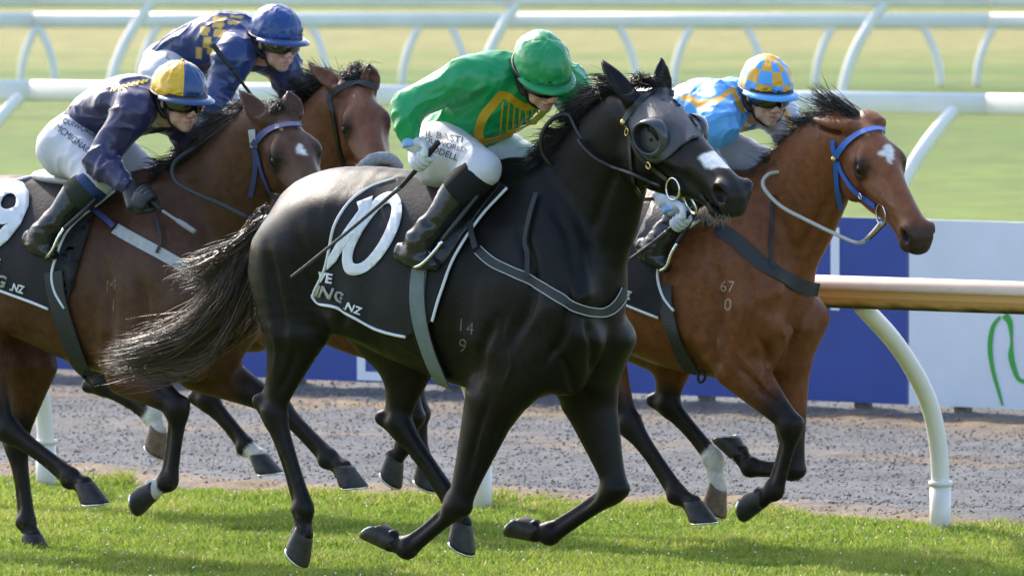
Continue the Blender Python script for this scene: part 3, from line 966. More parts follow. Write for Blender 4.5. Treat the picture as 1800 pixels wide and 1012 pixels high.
SH_BAY = (0, -.14, 0, .95)
BAY = dict(
    frame=Frame(1169, 37.15, 36), shift=SH_BAY, torso=shifted(TORSO, *SH_BAY), h=.009,
    neck=[(1335, 425, 0, .16, .275), (1382, 374, 0, .125, .24), (1422, 318, .03, .10, .205), (1459, 268, .07, .088, .165), (1485, 240, .1, .08, .125)],
    scap=[(1270, 370, .09, .05, .11), (1305, 450, .15, .07, .16), (1330, 530, .17, .08, .14)],
    poll=(1517, 208, .1), muzzle=(1614, 419), hsize=.63, roll=-7,
    ears=[(1425, 208), (1512, 193)],
    near_fore=dict(lat=.15, u=(1290, 600, .16), e=(1298, 640), k=(1393, 748), f=(1362, 862), c=(1338, 876), toe=218),
    off_fore=dict(lat=-.13, u=(1385, 590, -.15), e=(1380, 640), k=(1396, 826), f=(1319, 822), c=(1298, 797), toe=147),
    near_hind=dict(lat=.14, s=(1050, 612), k=(1106, 742), f=(1190, 866), c=(1219, 886), toe=-43),
    off_hind=dict(lat=-.14, s=(1185, 612), k=(1174, 708), f=(1255, 805), c=(1261, 858), toe=-88, white=1.85, hoof='hoof_tan'),
    coat=(.19, .066, .025), coat_low=(.17, .058, .022), grooves=[
        ([(1250, 440), (1266, 520), (1268, 580), (1285, 630)], 9, .010), ([(1310, 470), (1322, 530), (1318, 590), (1300, 620)], 9, .009), ([(1262, 560), (1252, 610), (1268, 655)], 7, .009),
        ([(1330, 590), (1350, 625), (1345, 670), (1325, 690)], 7, .012), ([(1385, 540), (1398, 590), (1392, 640)], 8, .012), ([(1290, 640), (1325, 670), (1358, 705)], 5, .007), ([(1310, 660), (1345, 690), (1375, 715)], 5, .006),
        ([(1400, 450), (1430, 400), (1460, 340)], 9, .008), ([(1360, 360), (1390, 430), (1395, 480)], 10, .006), ([(1215, 480), (1225, 560), (1215, 610)], 12, .005),
        ([(1235, 560), (1250, 590), (1246, 625), (1262, 660)], 3, -.005), ([(1300, 560), (1290, 600), (1302, 630), (1330, 655), (1352, 690)], 3, -.005), ([(1550, 330), (1556, 352), (1572, 365), (1590, 372)], 2.5, -.004), ([(1370, 570), (1380, 600), (1372, 640)], 3, -.005)], points=(.014, .011, .010), stock=.62, muz_col=(.03, .024, .022),
    marks=[([(1541, 268), (1552, 262), (1557, 253), (1566, 254), (1571, 264), (1571, 276), (1567, 288), (1561, 286), (1557, 275), (1546, 273)], (.7, .66, .62))],
)
SH_NINE = (0, -.12, 0, .97)
NINE = dict(
    frame=Frame(170, 36.6, 33), shift=SH_NINE, torso=shifted(TORSO, *SH_NINE), h=.0095,
    neck=[(325, 430, 0, .16, .28), (380, 365, 0, .125, .23), (418, 305, .03, .10, .19), (446, 255, .07, .086, .15), (462, 225, .1, .078, .115)],
    scap=[(268, 350, .09, .05, .11), (300, 450, .15, .07, .16), (325, 530, .17, .08, .14)],
    poll=(491, 193, .1), muzzle=(577, 402), hsize=.62, roll=-11,
    ears=[(419, 157), (506, 160)],
    near_fore=dict(lat=.15, u=(235, 610, .16), e=(222, 648), k=(314, 716), f=(297, 845), c=(269, 861), toe=225, white=2.35),
    off_fore=dict(lat=-.14, u=(330, 590, -.15), e=(350, 640), k=(488, 712), f=(577, 803), c=(604, 824), toe=-43),
    near_hind=dict(lat=.15, s=(-35, 640), k=(12, 752), f=(124, 838), c=(149, 853), toe=-43),
    off_hind=dict(lat=-.14, s=(52, 640), k=(30, 780), f=(47, 915), c=(57, 943), toe=-52),
    coat=(.078, .035, .019), coat_low=(.095, .040, .020), grooves=[
        ([(175, 440), (190, 520), (192, 580), (180, 640)], 9, .009), ([(240, 470), (252, 530), (248, 590), (225, 620)], 9, .009), ([(215, 640), (255, 665), (295, 695)], 5, .007), ([(280, 400), (310, 350), (350, 310)], 10, .007), ([(35, 640), (45, 690), (35, 740)], 6, .007)], points=(.013, .011, .010), stock=.6,
    marks=[([(521, 262), (526, 252), (532, 255), (531, 263), (538, 264), (538, 275), (533, 271), (524, 268)], (.7, .66, .62))],
)
SH_REAR = (0, -.14, 0, .95)
REAR = dict(
    frame=Frame(330, 38.9, 33), shift=SH_REAR, torso=shifted(TORSO, *SH_REAR), h=.011,
    neck=[(480, 390, 0, .16, .275), (530, 325, 0, .125, .235), (560, 270, .03, .10, .195), (585, 215, .07, .088, .155), (598, 185, .1, .08, .12)],
    scap=[(420, 350, .09, .05, .11), (455, 430, .15, .07, .16), (480, 500, .17, .08, .14)],
    poll=(626, 142, .1), muzzle=(678, 345), hsize=.62, roll=-8,
    ears=[(541, 112), (648, 112)],
    near_fore=dict(lat=.14, u=(610, 560, .16), e=(690, 596), k=(727, 735), f=(713, 782), c=(694, 806), toe=-92),
    off_fore=dict(lat=-.14, u=(620, 560, -.15), e=(698, 596), k=(736, 728), f=(740, 795), c=(748, 815), toe=-80),
    near_hind=dict(lat=.14, s=(160, 610), k=(178, 672), f=(268, 730), c=(277, 757), toe=-85, white=1.9, hoof='hoof_tan'),
    off_hind=dict(lat=-.14, s=(345, 600), k=(365, 700), f=(432, 782), c=(456, 803), toe=-40, white=2.2),
    coat=(.13, .050, .024), coat_low=(.12, .045, .02), points=(.014, .011, .010), stock=.62,
)
# ---------------------------------------------------------------- things that lie on a body
def cast(bvh, u, v, back=False):
    d = ray(u, v)
    o = Vector(CPOS)
    loc, nor, idx, dist = bvh.ray_cast(o, Vector(d))
    if loc is None: return None
    nor = np.array(nor)
    if nor @ d > 0: nor = -nor
    return np.array(loc), nor

def cast_soft(bvh, u, v, cu, cv):
    """cast; when the ray misses, walk towards (cu,cv) until it hits and keep that distance"""
    for k in range(26):
        t = k / 25.0
        r = cast(bvh, u + (cu - u) * t, v + (cv - v) * t)
        if r is not None:
            if k == 0: return r
            D = r[0][1]
            return at_depth(u, v, D), r[1]
    return at_depth(u, v, 34.0), np.array([0, -1.0, 0])

def wrinkle(P, amp):
    return amp * (vnoise(P * np.array([7, 7, 3]), 21) + .5 * vnoise(P * np.array([16, 16, 7]), 22))

def grid_cut(bm, cell):
    xs = [v.co.x for v in bm.verts]; ys = [v.co.y for v in bm.verts]
    for ax, (a, b) in enumerate(((min(xs), max(xs)), (min(ys), max(ys)))):
        k = math.floor(a / cell) + 1
        while k * cell < b:
            co = Vector((0, 0, 0)); co[ax] = k * cell
            no = Vector((0, 0, 0)); no[ax] = 1
            bmesh.ops.bisect_plane(bm, geom=bm.verts[:] + bm.edges[:] + bm.faces[:], plane_co=co, plane_no=no)
            k += 1

def map_patch(name, bm, fr, bvh, off, mat, parent, cell=9, amp=0.0, thick=.003, cen=None):
    bmesh.ops.triangulate(bm, faces=bm.faces[:])
    grid_cut(bm, cell)
    bmesh.ops.remove_doubles(bm, verts=bm.verts[:], dist=.01)
    xs = np.array([[v.co.x, v.co.y] for v in bm.verts])
    if cen is None: cen = xs.mean(0)
    W = np.zeros((len(xs), 3)); N = np.zeros((len(xs), 3))
    for i, (u, v) in enumerate(xs):
        W[i], N[i] = cast_soft(bvh, u, v, *cen)
    bm.verts.ensure_lookup_table()
    # smooth the normals a little over neighbours
    for _ in range(6):
        N2 = N.copy()
        for v in bm.verts:
            for e in v.link_edges:
                N2[v.index] += N[e.other_vert(v).index]
        N = N2 / np.linalg.norm(N2, axis=1)[:, None]
    for _ in range(4):
        A = np.zeros_like(W)
        for v in bm.verts:
            q = [e.other_vert(v).index for e in v.link_edges]
            A[v.index] = W[q].mean(0) if q else W[v.index]
        dn = ((A - W) * N).sum(1)
        inner = np.array([not v.is_boundary for v in bm.verts])
        W = W + N * (np.clip(dn, -.004, .004) * np.where(inner, .6, .25))[:, None]
    W = W + N * (off + (wrinkle(W, amp) if amp else 0))[..., None] if amp else W + N * off
    Lc = L2B(fr.loc(W))
    for i, v in enumerate(bm.verts): v.co = Lc[i]
    bmesh.ops.recalc_face_normals(bm, faces=bm.faces[:])
    me = bpy.data.meshes.new(name); 
    # orient to camera side
    nn = Vector((0, 0, 0))
    for f in bm.faces: nn += f.normal * f.calc_area()
    avg = Vector(L2B(np.array([fr.dirl(q) for q in N]).mean(0))[0])
    if nn.dot(avg) < 0: bmesh.ops.reverse_faces(bm, faces=bm.faces[:])
    bm.to_mesh(me); bm.free()
    o = put(name, me, mat, parent)
    if parent is None: o.matrix_world = fr.M
    if thick:
        md = o.modifiers.new('thickness', 'SOLIDIFY'); md.thickness = thick; md.offset = 1
    return o

def patch(name, poly, fr, bvh, off, mat, parent=None, **kw):
    bm = bmesh.new()
    bm.faces.new([bm.verts.new((u, v, 0)) for u, v in poly])
    return map_patch(name, bm, fr, bvh, off, mat, parent, **kw)

def text_patch(name, txt, org, right, height, fr, bvh, off, mat, parent=None, shear=0.0, bold=0.0, **kw):
    """txt laid in photograph pixels from org along the vector right (pixels for one em of advance scale)"""
    cu = bpy.data.curves.new('t', 'FONT'); cu.body = txt; cu.size = 1.0; cu.shear = shear; cu.offset = bold; cu.resolution_u = 3
    ob = bpy.data.objects.new('t', cu); COL.objects.link(ob)
    bpy.context.view_layer.update()
    me = bpy.data.meshes.new_from_object(ob.evaluated_get(bpy.context.evaluated_depsgraph_get()))
    bm = bmesh.new(); bm.from_mesh(me)
    bpy.data.objects.remove(ob); bpy.data.meshes.remove(me); bpy.data.curves.remove(cu)
    ra = np.array(right, float); L = np.linalg.norm(ra); e = ra / L
    # pixel y points down: 'up' of the text
    upv = np.array([e[1], -e[0]])
    for v in bm.verts:
        x, y = v.co.x * L, v.co.y * height / .7
        p = np.array(org) + e * x + upv * y
        v.co = (p[0], p[1], 0)
    return map_patch(name, bm, fr, bvh, off, mat, parent, **kw)

def ribbon(pts, nor, width, thick):
    pts = np.asarray(pts, float); nor = np.asarray(nor, float)
    T = np.gradient(pts, axis=0); T /= np.maximum(np.linalg.norm(T, axis=1), 1e-9)[:, None]
    S = np.cross(T, nor); S /= np.maximum(np.linalg.norm(S, axis=1), 1e-9)[:, None]
    Nn = np.cross(S, T)
    w = np.full(len(pts), width) if np.isscalar(width) else np.asarray(width)
    V = []
    for i in range(len(pts)):
        a, b = S[i] * w[i] / 2, Nn[i] * thick / 2
        V += [pts[i] - a - b, pts[i] + a - b, pts[i] + a + b, pts[i] - a + b]
    F = []
    for i in range(len(pts) - 1):
        for k in range(4):
            k2 = (k + 1) % 4
            F.append((i * 4 + k, i * 4 + k2, (i + 1) * 4 + k2, (i + 1) * 4 + k))
    n = len(pts) - 1
    F += [(3, 2, 1, 0), (n * 4, n * 4 + 1, n * 4 + 2, n * 4 + 3)]
    return V, F

def strap_pts(px, bvh, off, n=7):
    uv = spline(np.array(px, float), n)
    c = uv.mean(0)
    W, N = [], []
    for u, v in uv:
        a, b = cast_soft(bvh, u, v, *c)
        W.append(a); N.append(b)
    W, N = np.array(W), np.array(N)
    for _ in range(3):
        N[1:-1] = N[:-2] + 2 * N[1:-1] + N[2:]
        N /= np.linalg.norm(N, axis=1)[:, None]
        W[1:-1] = .25 * W[:-2] + .5 * W[1:-1] + .25 * W[2:]
    return W + N * off, N

def strap(name, px, fr, bvh, width, mat, parent=None, off=.006, thick=.005, n=7):
    W, N = strap_pts(px, bvh, off, n)
    V, F = ribbon(W, N, width, thick)
    o = solid(name, (L2B(fr.loc(np.array(V))), F), mat, parent, smooth=False)
    if parent is None: o.matrix_world = fr.M
    return o

def edge_line(name, px, fr, bvh, r, mat, parent, off, n=7):
    W, N = strap_pts(px, bvh, off, n)
    return solid(name, tube(L2B(fr.loc(W)), r, 6), mat, parent)

def rod(name, rows, fr, r, mat, parent=None, n=6, sides=8):
    """tube through pixels (u,v,lat)"""
    p = spline(np.array([fr.P(*q[:3]) for q in rows]), n)
    if not np.isscalar(r):
        r = spline(np.array(r, float)[:, None], n)[:, 0]
    o = solid(name, tube(L2B(p), r, sides), mat, parent)
    if parent is None: o.matrix_world = fr.M
    return o

def ring(name, c, ax1, ax2, R1, r, mat, parent, R2=None, n=24, arc=(0, 2 * math.pi)):
    a = np.linspace(arc[0], arc[1], n, endpoint=(arc[1] - arc[0]) < 6.2)
    pts = [np.asarray(c) + R1 * math.cos(t) * np.asarray(ax1) + (R2 or R1) * math.sin(t) * np.asarray(ax2) for t in a]
    return solid(name, tube(L2B(pts), r, 7, closed=(arc[1] - arc[0]) > 6.2), mat, parent)

def group_root(name, hs, label, cat, group=None):
    o = empty(name, hs.fr.M)
    tag(o, label, cat, group)
    return o

def mirror_pts(hs, W):
    """head-mirrored copy of world points"""
    x, y, z = hs.H.inv(hs.fr.loc(W))
    return np.array([hs.H(a, -b, c) for a, b, c in zip(x, y, z)])

def head_strap(name, hs, px, width, mat, parent, off=.006, thick=.005, both=True):
    W, N = strap_pts(px, hs.bvh, off)
    V, F = ribbon(W, N, width, thick)
    V = np.array(V)
    o = solid(name, (L2B(hs.fr.loc(V)), F), mat, parent, smooth=False)
    if both:
        Wm, Nm = [], []
        for q in hs.fr.world(mirror_pts(hs, W)):
            loc, nor, _, _ = hs.bvh.find_nearest(Vector(q))
            Wm.append(np.array(loc) + np.array(nor) * off); Nm.append(np.array(nor))
        V, F = ribbon(np.array(Wm), np.array(Nm), width, thick)
        solid(name, (L2B(hs.fr.loc(np.array(V))), F), mat, parent, smooth=False)
    return o

def saddlecloth(hs, poly, white_edges, label, extra=None):
    fr = hs.fr
    c = patch('saddlecloth', poly, fr, hs.bvh, .012, M['cloth_black'], None, cell=11, amp=.004, thick=.006)
    tag(c, label, 'saddlecloth')
    # the far half of the cloth
    me = c.data.copy()
    n = len(me.vertices); co = np.zeros(n * 3, np.float32); me.vertices.foreach_get('co', co); co = co.reshape(-1, 3)
    co[:, 1] *= -1
    me.vertices.foreach_set('co', co.ravel()); me.flip_normals()
    o = put('far_side_panel', me, [], c)
    md = o.modifiers.new('thickness', 'SOLIDIFY'); md.thickness = .006; md.offset = 1
    for e in white_edges:
        edge_line('white_binding', e, fr, hs.bvh, .006, M['cloth_white'], c, .020)
    return c

# ---- racing saddle: pad, seat, flap, stirrup
def saddle(hs, seat_rows, flap, iron, leather, mats, label):
    fr = hs.fr
    root = group_root('racing_saddle', hs, label, 'saddle')
    F = Field((-1.2, -.4, .9), (.9, .5, 2.0), .01)
    F.chain([list(fr.P(u, v, 0)) + [a, b] for u, v, a, b in seat_rows], k=.02, n=3)
    V, Q = F.mesh()
    put('seat', mesh_np('seat', L2B(V), Q[:, ::-1]), mats[0], root)
    patch('flap', flap, fr, hs.bvh, .022, M['leather_black'], root, cell=12, thick=.006)
    rod('stirrup_leather', leather, fr, .011, M['leather_black'], root, sides=5)
    rod('stirrup_iron', iron, fr, .0065, M['steel'], root)
    return root
# ---------------------------------------------------------------- jockeys
M['silk'] = attr_mat('racing_silk', rough=0.30, spec=0.5, namp=0.06, nscale=14, bump=0.12, bscale=(40, 40, 60), sheen=0.1, rough_noise=0.06)
def silk_mat():
    m = attr_mat('racing_silk', rough=0.30, spec=0.5, namp=0.06, nscale=14, bump=0.0, sheen=0.1, rough_noise=0.06)
    n, l = m.node_tree.nodes, m.node_tree.links
    b = n['Principled BSDF']
    tc = n.new('ShaderNodeTexCoord')
    mp = n.new('ShaderNodeMapping'); mp.inputs['Rotation'].default_value = (.3, .6, .2); mp.inputs['Scale'].default_value = (5, 11, 9)
    l.new(tc.outputs['Object'], mp.inputs[0])
    t = n.new('ShaderNodeTexNoise'); t.noise_type = 'RIDGED_MULTIFRACTAL'; t.inputs['Scale'].default_value = 1.0; t.inputs['Detail'].default_value = 2.5; t.inputs['Roughness'].default_value = .5; t.inputs['Distortion'].default_value = .8
    l.new(mp.outputs[0], t.inputs['Vector'])
    bp = n.new('ShaderNodeBump'); bp.inputs['Strength'].default_value = .7; bp.inputs['Distance'].default_value = .03
    l.new(t.outputs['Fac'], bp.inputs['Height']); l.new(bp.outputs[0], b.inputs['Normal'])
    return m
M['silk'] = silk_mat()
M['breech'] = attr_mat('white_breeches', rough=0.55, spec=0.35, namp=0.04, nscale=20, bump=0.12, bscale=(30, 30, 30), rough_noise=0.05)
M['skin'] = attr_mat('skin', rough=0.48, spec=0.4, namp=0.10, nscale=45, bump=0.05, bscale=(200, 200, 200), rough_noise=0.05)
sval(M['skin'].node_tree.nodes['Principled BSDF'], 'Subsurface Weight', 0.15)
sval(M['skin'].node_tree.nodes['Principled BSDF'], 'Subsurface Radius', (0.012, 0.005, 0.003))
M['boot'] = plain('boot_leather', (0.014, 0.014, 0.015), 0.24, 0.6, nscale=25, namp=.3, bump=0.25, bscale=28)
M['cuff_black'] = plain('black_boot_cuff', (0.012, 0.012, 0.013), 0.75, 0.2, bump=.2, bscale=250)
M['cuff_green'] = plain('dark_olive_boot_cuff', (0.03, 0.035, 0.025), 0.75, 0.2, bump=.2, bscale=250)
M['glove_white'] = plain('pale_glove', (0.55, 0.57, 0.6), 0.6, 0.3, bump=.15, bscale=150, nscale=40, namp=.1)
M['glove_black'] = plain('black_glove', (0.02, 0.02, 0.022), 0.5, 0.4, bump=.2, bscale=150)
M['goggle'] = plain('dark_goggle_lens', (0.006, 0.006, 0.008), 0.08, 0.7, coat=1.0)
M['goggle_clear'] = plain('smoke_goggle_lens', (0.03, 0.028, 0.027), 0.08, 0.7, coat=1.0)
M['rubber'] = plain('black_rubber', (0.012, 0.012, 0.012), 0.5, 0.4)
M['whip'] = plain('whip_shaft', (0.05, 0.05, 0.052), 0.3, 0.5, bump=.2, bscale=120)
M['whip_pale'] = plain('whip_pale_shaft', (0.25, 0.25, 0.26), 0.4, 0.5, bump=.2, bscale=120)
M['ink'] = plain('dark_print', (0.03, 0.032, 0.05), 0.6, 0.3)
M['white_cotton'] = plain('white_cotton', (0.72, 0.74, 0.8), 0.7, 0.2, bump=.2, bscale=80)
M['foam_pad'] = plain('pale_saddle_pad', (0.5, 0.5, 0.52), 0.6, 0.3, bump=.15, bscale=60)
M['blue_rubber'] = plain('navy_boot_band', (0.02, 0.05, 0.16), 0.6, 0.3)

def cap_mats(name, cols, rough=0.3):
    out = []
    for i, c in enumerate(cols):
        out.append(plain('%s_cap_silk_%d' % (name, i), c, rough, 0.5, bump=.3, bscale=26, sheen=.1))
    return out

def jockey(hs, sp):
    fr = hs.fr; P = fr.P
    J = {k: P(*v) for k, v in sp['j'].items()}
    root = empty('person', fr.M)
    tag(root, sp['label'], 'jockey')
    # ---- head frame
    be, pi = R(sp['beta']), R(sp['pitch'])
    hw = np.array([math.cos(be), -math.sin(be), 0])
    face = fr.dirl(math.cos(pi) * hw - math.sin(pi) * np.array([0, 0, 1.0]))
    up = fr.dirl(math.sin(pi) * hw + math.cos(pi) * np.array([0, 0, 1.0]))
    side = np.cross(up, face)
    rl = R(sp.get('roll', 0))
    up, side = up * math.cos(rl) + side * math.sin(rl), side * math.cos(rl) - up * math.sin(rl)
    hc = J['head']; S = sp.get('hs', 1.0)
    Hd = lambda x, y, z: hc + S * (x * face + y * side + z * up)
    pts = np.array(list(J.values()))
    lo, hi = pts.min(0) - .2, pts.max(0) + .2
    sh_ax = J['shN'] - J['shF']; sh_ax /= np.linalg.norm(sh_ax)
    hip_ax = J['hipN'] - J['hipF']; hip_ax /= np.linalg.norm(hip_ax)
    mid = mixp
    def limb(F, a, b, ra, rb, k=.03, bulge=0.0, u=(0, 1, 0), n=3, end=None):
        rows = [list(a) + [ra, ra], list(mid(a, b, .5)) + [(ra + rb) / 2 + bulge] * 2, list(b) + [rb, rb]]
        if end is not None: rows.append(end)
        F.chain(rows, k=k, u=u, n=n)
    # ---- jacket
    F = Field(lo, hi, .0065)
    tw = sp.get('tw', 1.0)
    F.chain([list(J['pelvis']) + [.135 * tw, .105], list(J['waist']) + [.145 * tw, .11], list(J['chest']) + [.165 * tw, .115], list(J['upper']) + [.15 * tw, .10], list(mid(J['upper'], J['neck'], .7)) + [.075, .07]], k=.03, u=sh_ax * .7 + hip_ax * .3, n=4)
    for s in 'NF':
        F.ball(J['sh' + s], .074, k=.06)
        a, b, c = J['sh' + s], J['el' + s], J['wr' + s]
        F.chain([list(mid(J['upper'], a, .5)) + [.075, .075], list(a) + [.074, .074], list(mid(a, b, .5)) + [.072, .072], list(b) + [.066, .066]], k=.05)
        F.chain([list(b) + [.066, .066], list(mid(b, c, .4)) + [.066, .062], list(mid(b, c, .78)) + [.053, .05], list(mid(b, c, .93)) + [.036, .036], list(c) + [.041, .041]], k=.025)
    for e in sp.get('jacket_extra', ()):
        F.chain([list(P(*r[:3])) + [r[3], r[4]] for r in e], k=.04)
    V, Q = F.mesh(); del F
    N = vnormals(V, Q)
    rid = lambda q, sd: 1 - 2 * np.abs(vnoise(q, sd))
    ax = J['chest'] - J['pelvis']; ax /= np.linalg.norm(ax)
    t = V @ ax
    Vs = V - .6 * (t[:, None] * ax)
    rg = lambda q, sd: (1 - np.abs(vnoise(q, sd))) ** 4
    wp = V + .05 * np.stack([vnoise(V * 6, 34), vnoise(V * 6, 35), vnoise(V * 6, 36)], 1)
    wps = Vs + .05 * np.stack([vnoise(V * 6, 34), vnoise(V * 6, 35), vnoise(V * 6, 36)], 1)
    V = V + N * (rg(wps * 8 + 3, 31) * .010 + rg(wps * 15, 32) ** 1.5 * .010 + rg(wps * 25, 37) ** 1.5 * .003 + vnoise(V * 4, 33) * .010 - .008)[:, None]
    V = smooth_mesh(V, Q, 1, .4)
    C = np.tile(np.array(sp['silk']), (len(V), 1))
    px = project(fr.world(V))
    N = vnormals(V, Q)
    for poly, col in sp.get('marks', ()):
        C[inpoly(px, poly)] = col
    if 'sleeveF' in sp:
        d, p = polydist(V, [mid(J['upper'], J['shF'], .8), J['elF'], J['wrF']]); d2, _ = polydist(V, [J['chest'], J['upper']])
        C[(d < .10) & (d < d2)] = sp['sleeveF']
        for poly, col in sp.get('marks2', ()):
            C[inpoly(px, poly)] = col
    if 'sleeveN' in sp:
        d, p = polydist(V, [J['shN'], J['elN'], J['wrN']]); d2, _ = polydist(V, [J['chest'], J['upper']])
        C[(d < .10) & (d < d2) & (p > .25)] = sp['sleeveN']
    me = mesh_np('jacket', L2B(V), Q[:, ::-1]); set_col(me, C)
    jk = put('jacket', me, M['silk'], root)
    jb = BVHTree.FromPolygons([tuple(v) for v in fr.world(V)], [tuple(map(int, q)) for q in Q])
    # ---- breeches
    F = Field(lo, hi, .007)
    F.chain([list(J['pelvis'] - ax * .05) + [.13, .115], list(mid(J['pelvis'], J['waist'], .5)) + [.12, .10]], k=.03, u=hip_ax)
    for s in 'NF':
        a, b, c = J['hip' + s], J['kn' + s], J['an' + s]
        F.ball(a - ax * .03, .115, k=.05)
        F.chain([list(a) + [.108, .108], list(mid(a, b, .5)) + [.091, .091], list(mid(a, b, .9)) + [.071, .071], list(b) + [.068, .068]], k=.04)
        F.chain([list(b) + [.066, .066], list(mid(b, c, .25)) + [.06, .06]], k=.03)
    V, Q = F.mesh(); del F
    N = vnormals(V, Q)
    V = V + N * (rid(V * 14, 41) * .004 + vnoise(V * 6, 42) * .003)[:, None]
    me = mesh_np('breeches', L2B(V), Q[:, ::-1]); set_col(me, np.tile(np.array(sp.get('breeches', (.56, .56, .61))), (len(V), 1)))
    put('breeches', me, M['breech'], root)
    bb = BVHTree.FromPolygons([tuple(v) for v in fr.world(V)], [tuple(map(int, q)) for q in Q])
    # ---- boots
    for s in 'NF':
        if 'an' + s not in J or s in sp.get('noboot', ''): continue
        b, c, t_ = J['kn' + s], J['an' + s], J['toe' + s]
        hl = J.get('heel' + s, c + (c - t_) * .35)
        F = Field(np.min([b, c, t_, hl], 0) - .14, np.max([b, c, t_, hl], 0) + .14, .006)
        calf = mid(b, c, .12)
        bk = hl - t_; bk /= np.linalg.norm(bk)
        F.chain([list(calf) + [.066, .068], list(mid(b, c, .35) + bk * .012) + [.062, .066], list(mid(b, c, .65)) + [.05, .053], list(mid(b, c, .9)) + [.042, .045], list(c) + [.043, .048]], k=.02)
        F.chain([list(hl) + [.032, .036], list(mid(hl, t_, .35)) + [.038, .042], list(mid(hl, t_, .7)) + [.043, .032], list(t_) + [.032, .022]], k=.03)
        F.chain([list(mid(b, c, .85)) + [.042, .046], list(c) + [.042, .046], list(mid(hl, t_, .42)) + [.038, .04]], k=.03)
        V, Q = F.mesh(); del F
        N = vnormals(V, Q)
        d, p = polydist(V, [b, c]); w_ = np.exp(-((p - .85) / .16) ** 2)
        V = V + N * (rid(V * np.array([18, 18, 40]), 51) * .004 * (w_ + .15) + vnoise(V * 25, 52) * .0012)[:, None]
        bo = put('boot', mesh_np('boot', L2B(V), Q[:, ::-1]), M['boot'], root)
        # elastic cuff at the top
        F = Field(np.min([b, c], 0) - .12, np.max([b, c], 0) + .12, .006)
        F.chain([list(mid(b, c, sp.get('cuff0', .06))) + [.0725, .0745], list(mid(b, c, .36) + bk * .012) + [.068, .071]], k=.01, cap=.2, n=1)
        V, Q = F.mesh()
        put('boot_cuff', mesh_np('boot_cuff', L2B(V), Q[:, ::-1]), M[sp.get('cuff', 'cuff_black')], bo)
        if 'band' in sp and s == 'N':
            F = Field(np.min([b, c], 0) - .12, np.max([b, c], 0) + .12, .006)
            F.chain([list(mid(b, c, .02)) + [.074, .075], list(mid(b, c, .14)) + [.074, .0755]], k=.01, cap=.15, n=1)
            V, Q = F.mesh()
            put('boot_band', mesh_np('boot_band', L2B(V), Q[:, ::-1]), M[sp['band']], bo)
    # ---- body: one continuous skin under the clothes, with the face
    zz = lambda q: Hd(*q)
    F = Field(lo, hi, .0048 if sp.get('fine', True) else .006)
    b = lambda x, y, z, r, **kw: F.ball(Hd(x, y, z), tuple(q * S for q in r), u=side, w=face, **kw)
    def c_(rows, **kw): F.chain([list(Hd(x, y, z)) + [a * S, d * S] for x, y, z, a, d in rows], u=side, **kw)
    b(-.005, 0, .03, (.092, .072, .098), k=.02)
    c_([(.045, 0, .01, .06, .045), (.045, 0, -.05, .054, .045), (.042, 0, -.085, .043, .042)], k=.02)
    b(.072, 0, -.103, (.022, .022, .02), k=.02)
    for y in (-1, 1):
        b(.062, y * .036, -.035, (.028, .022, .024), k=.02)
        b(.03, y * .046, -.075, (.035, .014, .022), k=.02)
        b(.094, y * .031, -.003, (.014, .017, .011), k=.01, sub=True)
        c_([(.09, y * .012, .014, .008, .008), (.082, y * .045, .012, .008, .008)], k=.012)
        b(-.008, y * .074, -.012, (.020, .009, .031), k=.008)
        b(-.002, y * .083, -.012, (.010, .006, .018), k=.005, sub=True)
        b(.106, y * .013, -.046, (.010, .008, .008), k=.008)
    c_([(.092, 0, .004, .008, .009), (.104, 0, -.02, .009, .011), (.116, 0, -.042, .012, .011)], k=.012)
    c_([(.088, -.022, -.072, .005, .006), (.099, 0, -.068, .006, .007), (.088, .022, -.072, .005, .006)], k=.008)
    c_([(.086, -.018, -.085, .006, .006), (.096, 0, -.086, .007, .008), (.086, .018, -.085, .006, .006)], k=.008)
    F.chain([list(Hd(.11, -.024, -.078)) + [.003, .004], list(Hd(.106, 0, -.0775)) + [.003, .009], list(Hd(.11, .024, -.078)) + [.003, .004]], k=.003, sub=True)
    F.chain([list(Hd(-.02, 0, -.04)) + [.055, .058], list(mid(Hd(-.03, 0, -.1), J['neck'], .5)) + [.052, .055], list(J['neck']) + [.062, .06], list(J['upper']) + [.10, .07]], k=.03, u=side)
    F.chain([list(J['upper']) + [.10, .07], list(J['chest']) + [.12, .085], list(J['waist']) + [.105, .08], list(J['pelvis']) + [.10, .085]], k=.03, u=sh_ax)
    for s in 'NF':
        limb(F, J['sh' + s], J['el' + s], .046, .036); limb(F, J['el' + s], J['wr' + s], .036, .026)
        limb(F, mid(J['upper'], J['sh' + s], .3), J['sh' + s], .05, .046)
        limb(F, J['hip' + s], J['kn' + s], .08, .05); limb(F, J['kn' + s], J['an' + s], .048, .026); limb(F, J['an' + s], mid(J['an' + s], J['toe' + s], .5), .024, .016)
    V, Q = F.mesh(); del F
    me = mesh_np('body', L2B(V), Q[:, ::-1])
    rel = (V - hc) / S
    hx, hy, hz = rel @ face, rel @ side, rel @ up
    C = np.tile(np.array([.66, .40, .31]), (len(V), 1))
    def blend(m, col): return C * (1 - m[:, None]) + np.array(col) * m[:, None]
    fr_ = (hx > .03)
    C = blend(.45 * np.exp(-(((np.abs(hy) - .04) / .022) ** 2 + ((hz + .04) / .022) ** 2)) * fr_, (.62, .25, .2))
    C = blend(.4 * np.exp(-((hy / .016) ** 2 + ((hz + .045) / .018) ** 2)) * (hx > .1), (.62, .27, .22))
    C = blend(.75 * np.exp(-((hy / .024) ** 4 + ((hz + .078) / .011) ** 4)) * fr_, (.50, .17, .15))
    C = blend(.25 * smoothstep(-hz, .06, .09) * (1 - np.exp(-((hy / .024) ** 4 + ((hz + .078) / .012) ** 4))) * (hx > -.02), (.40, .27, .22))
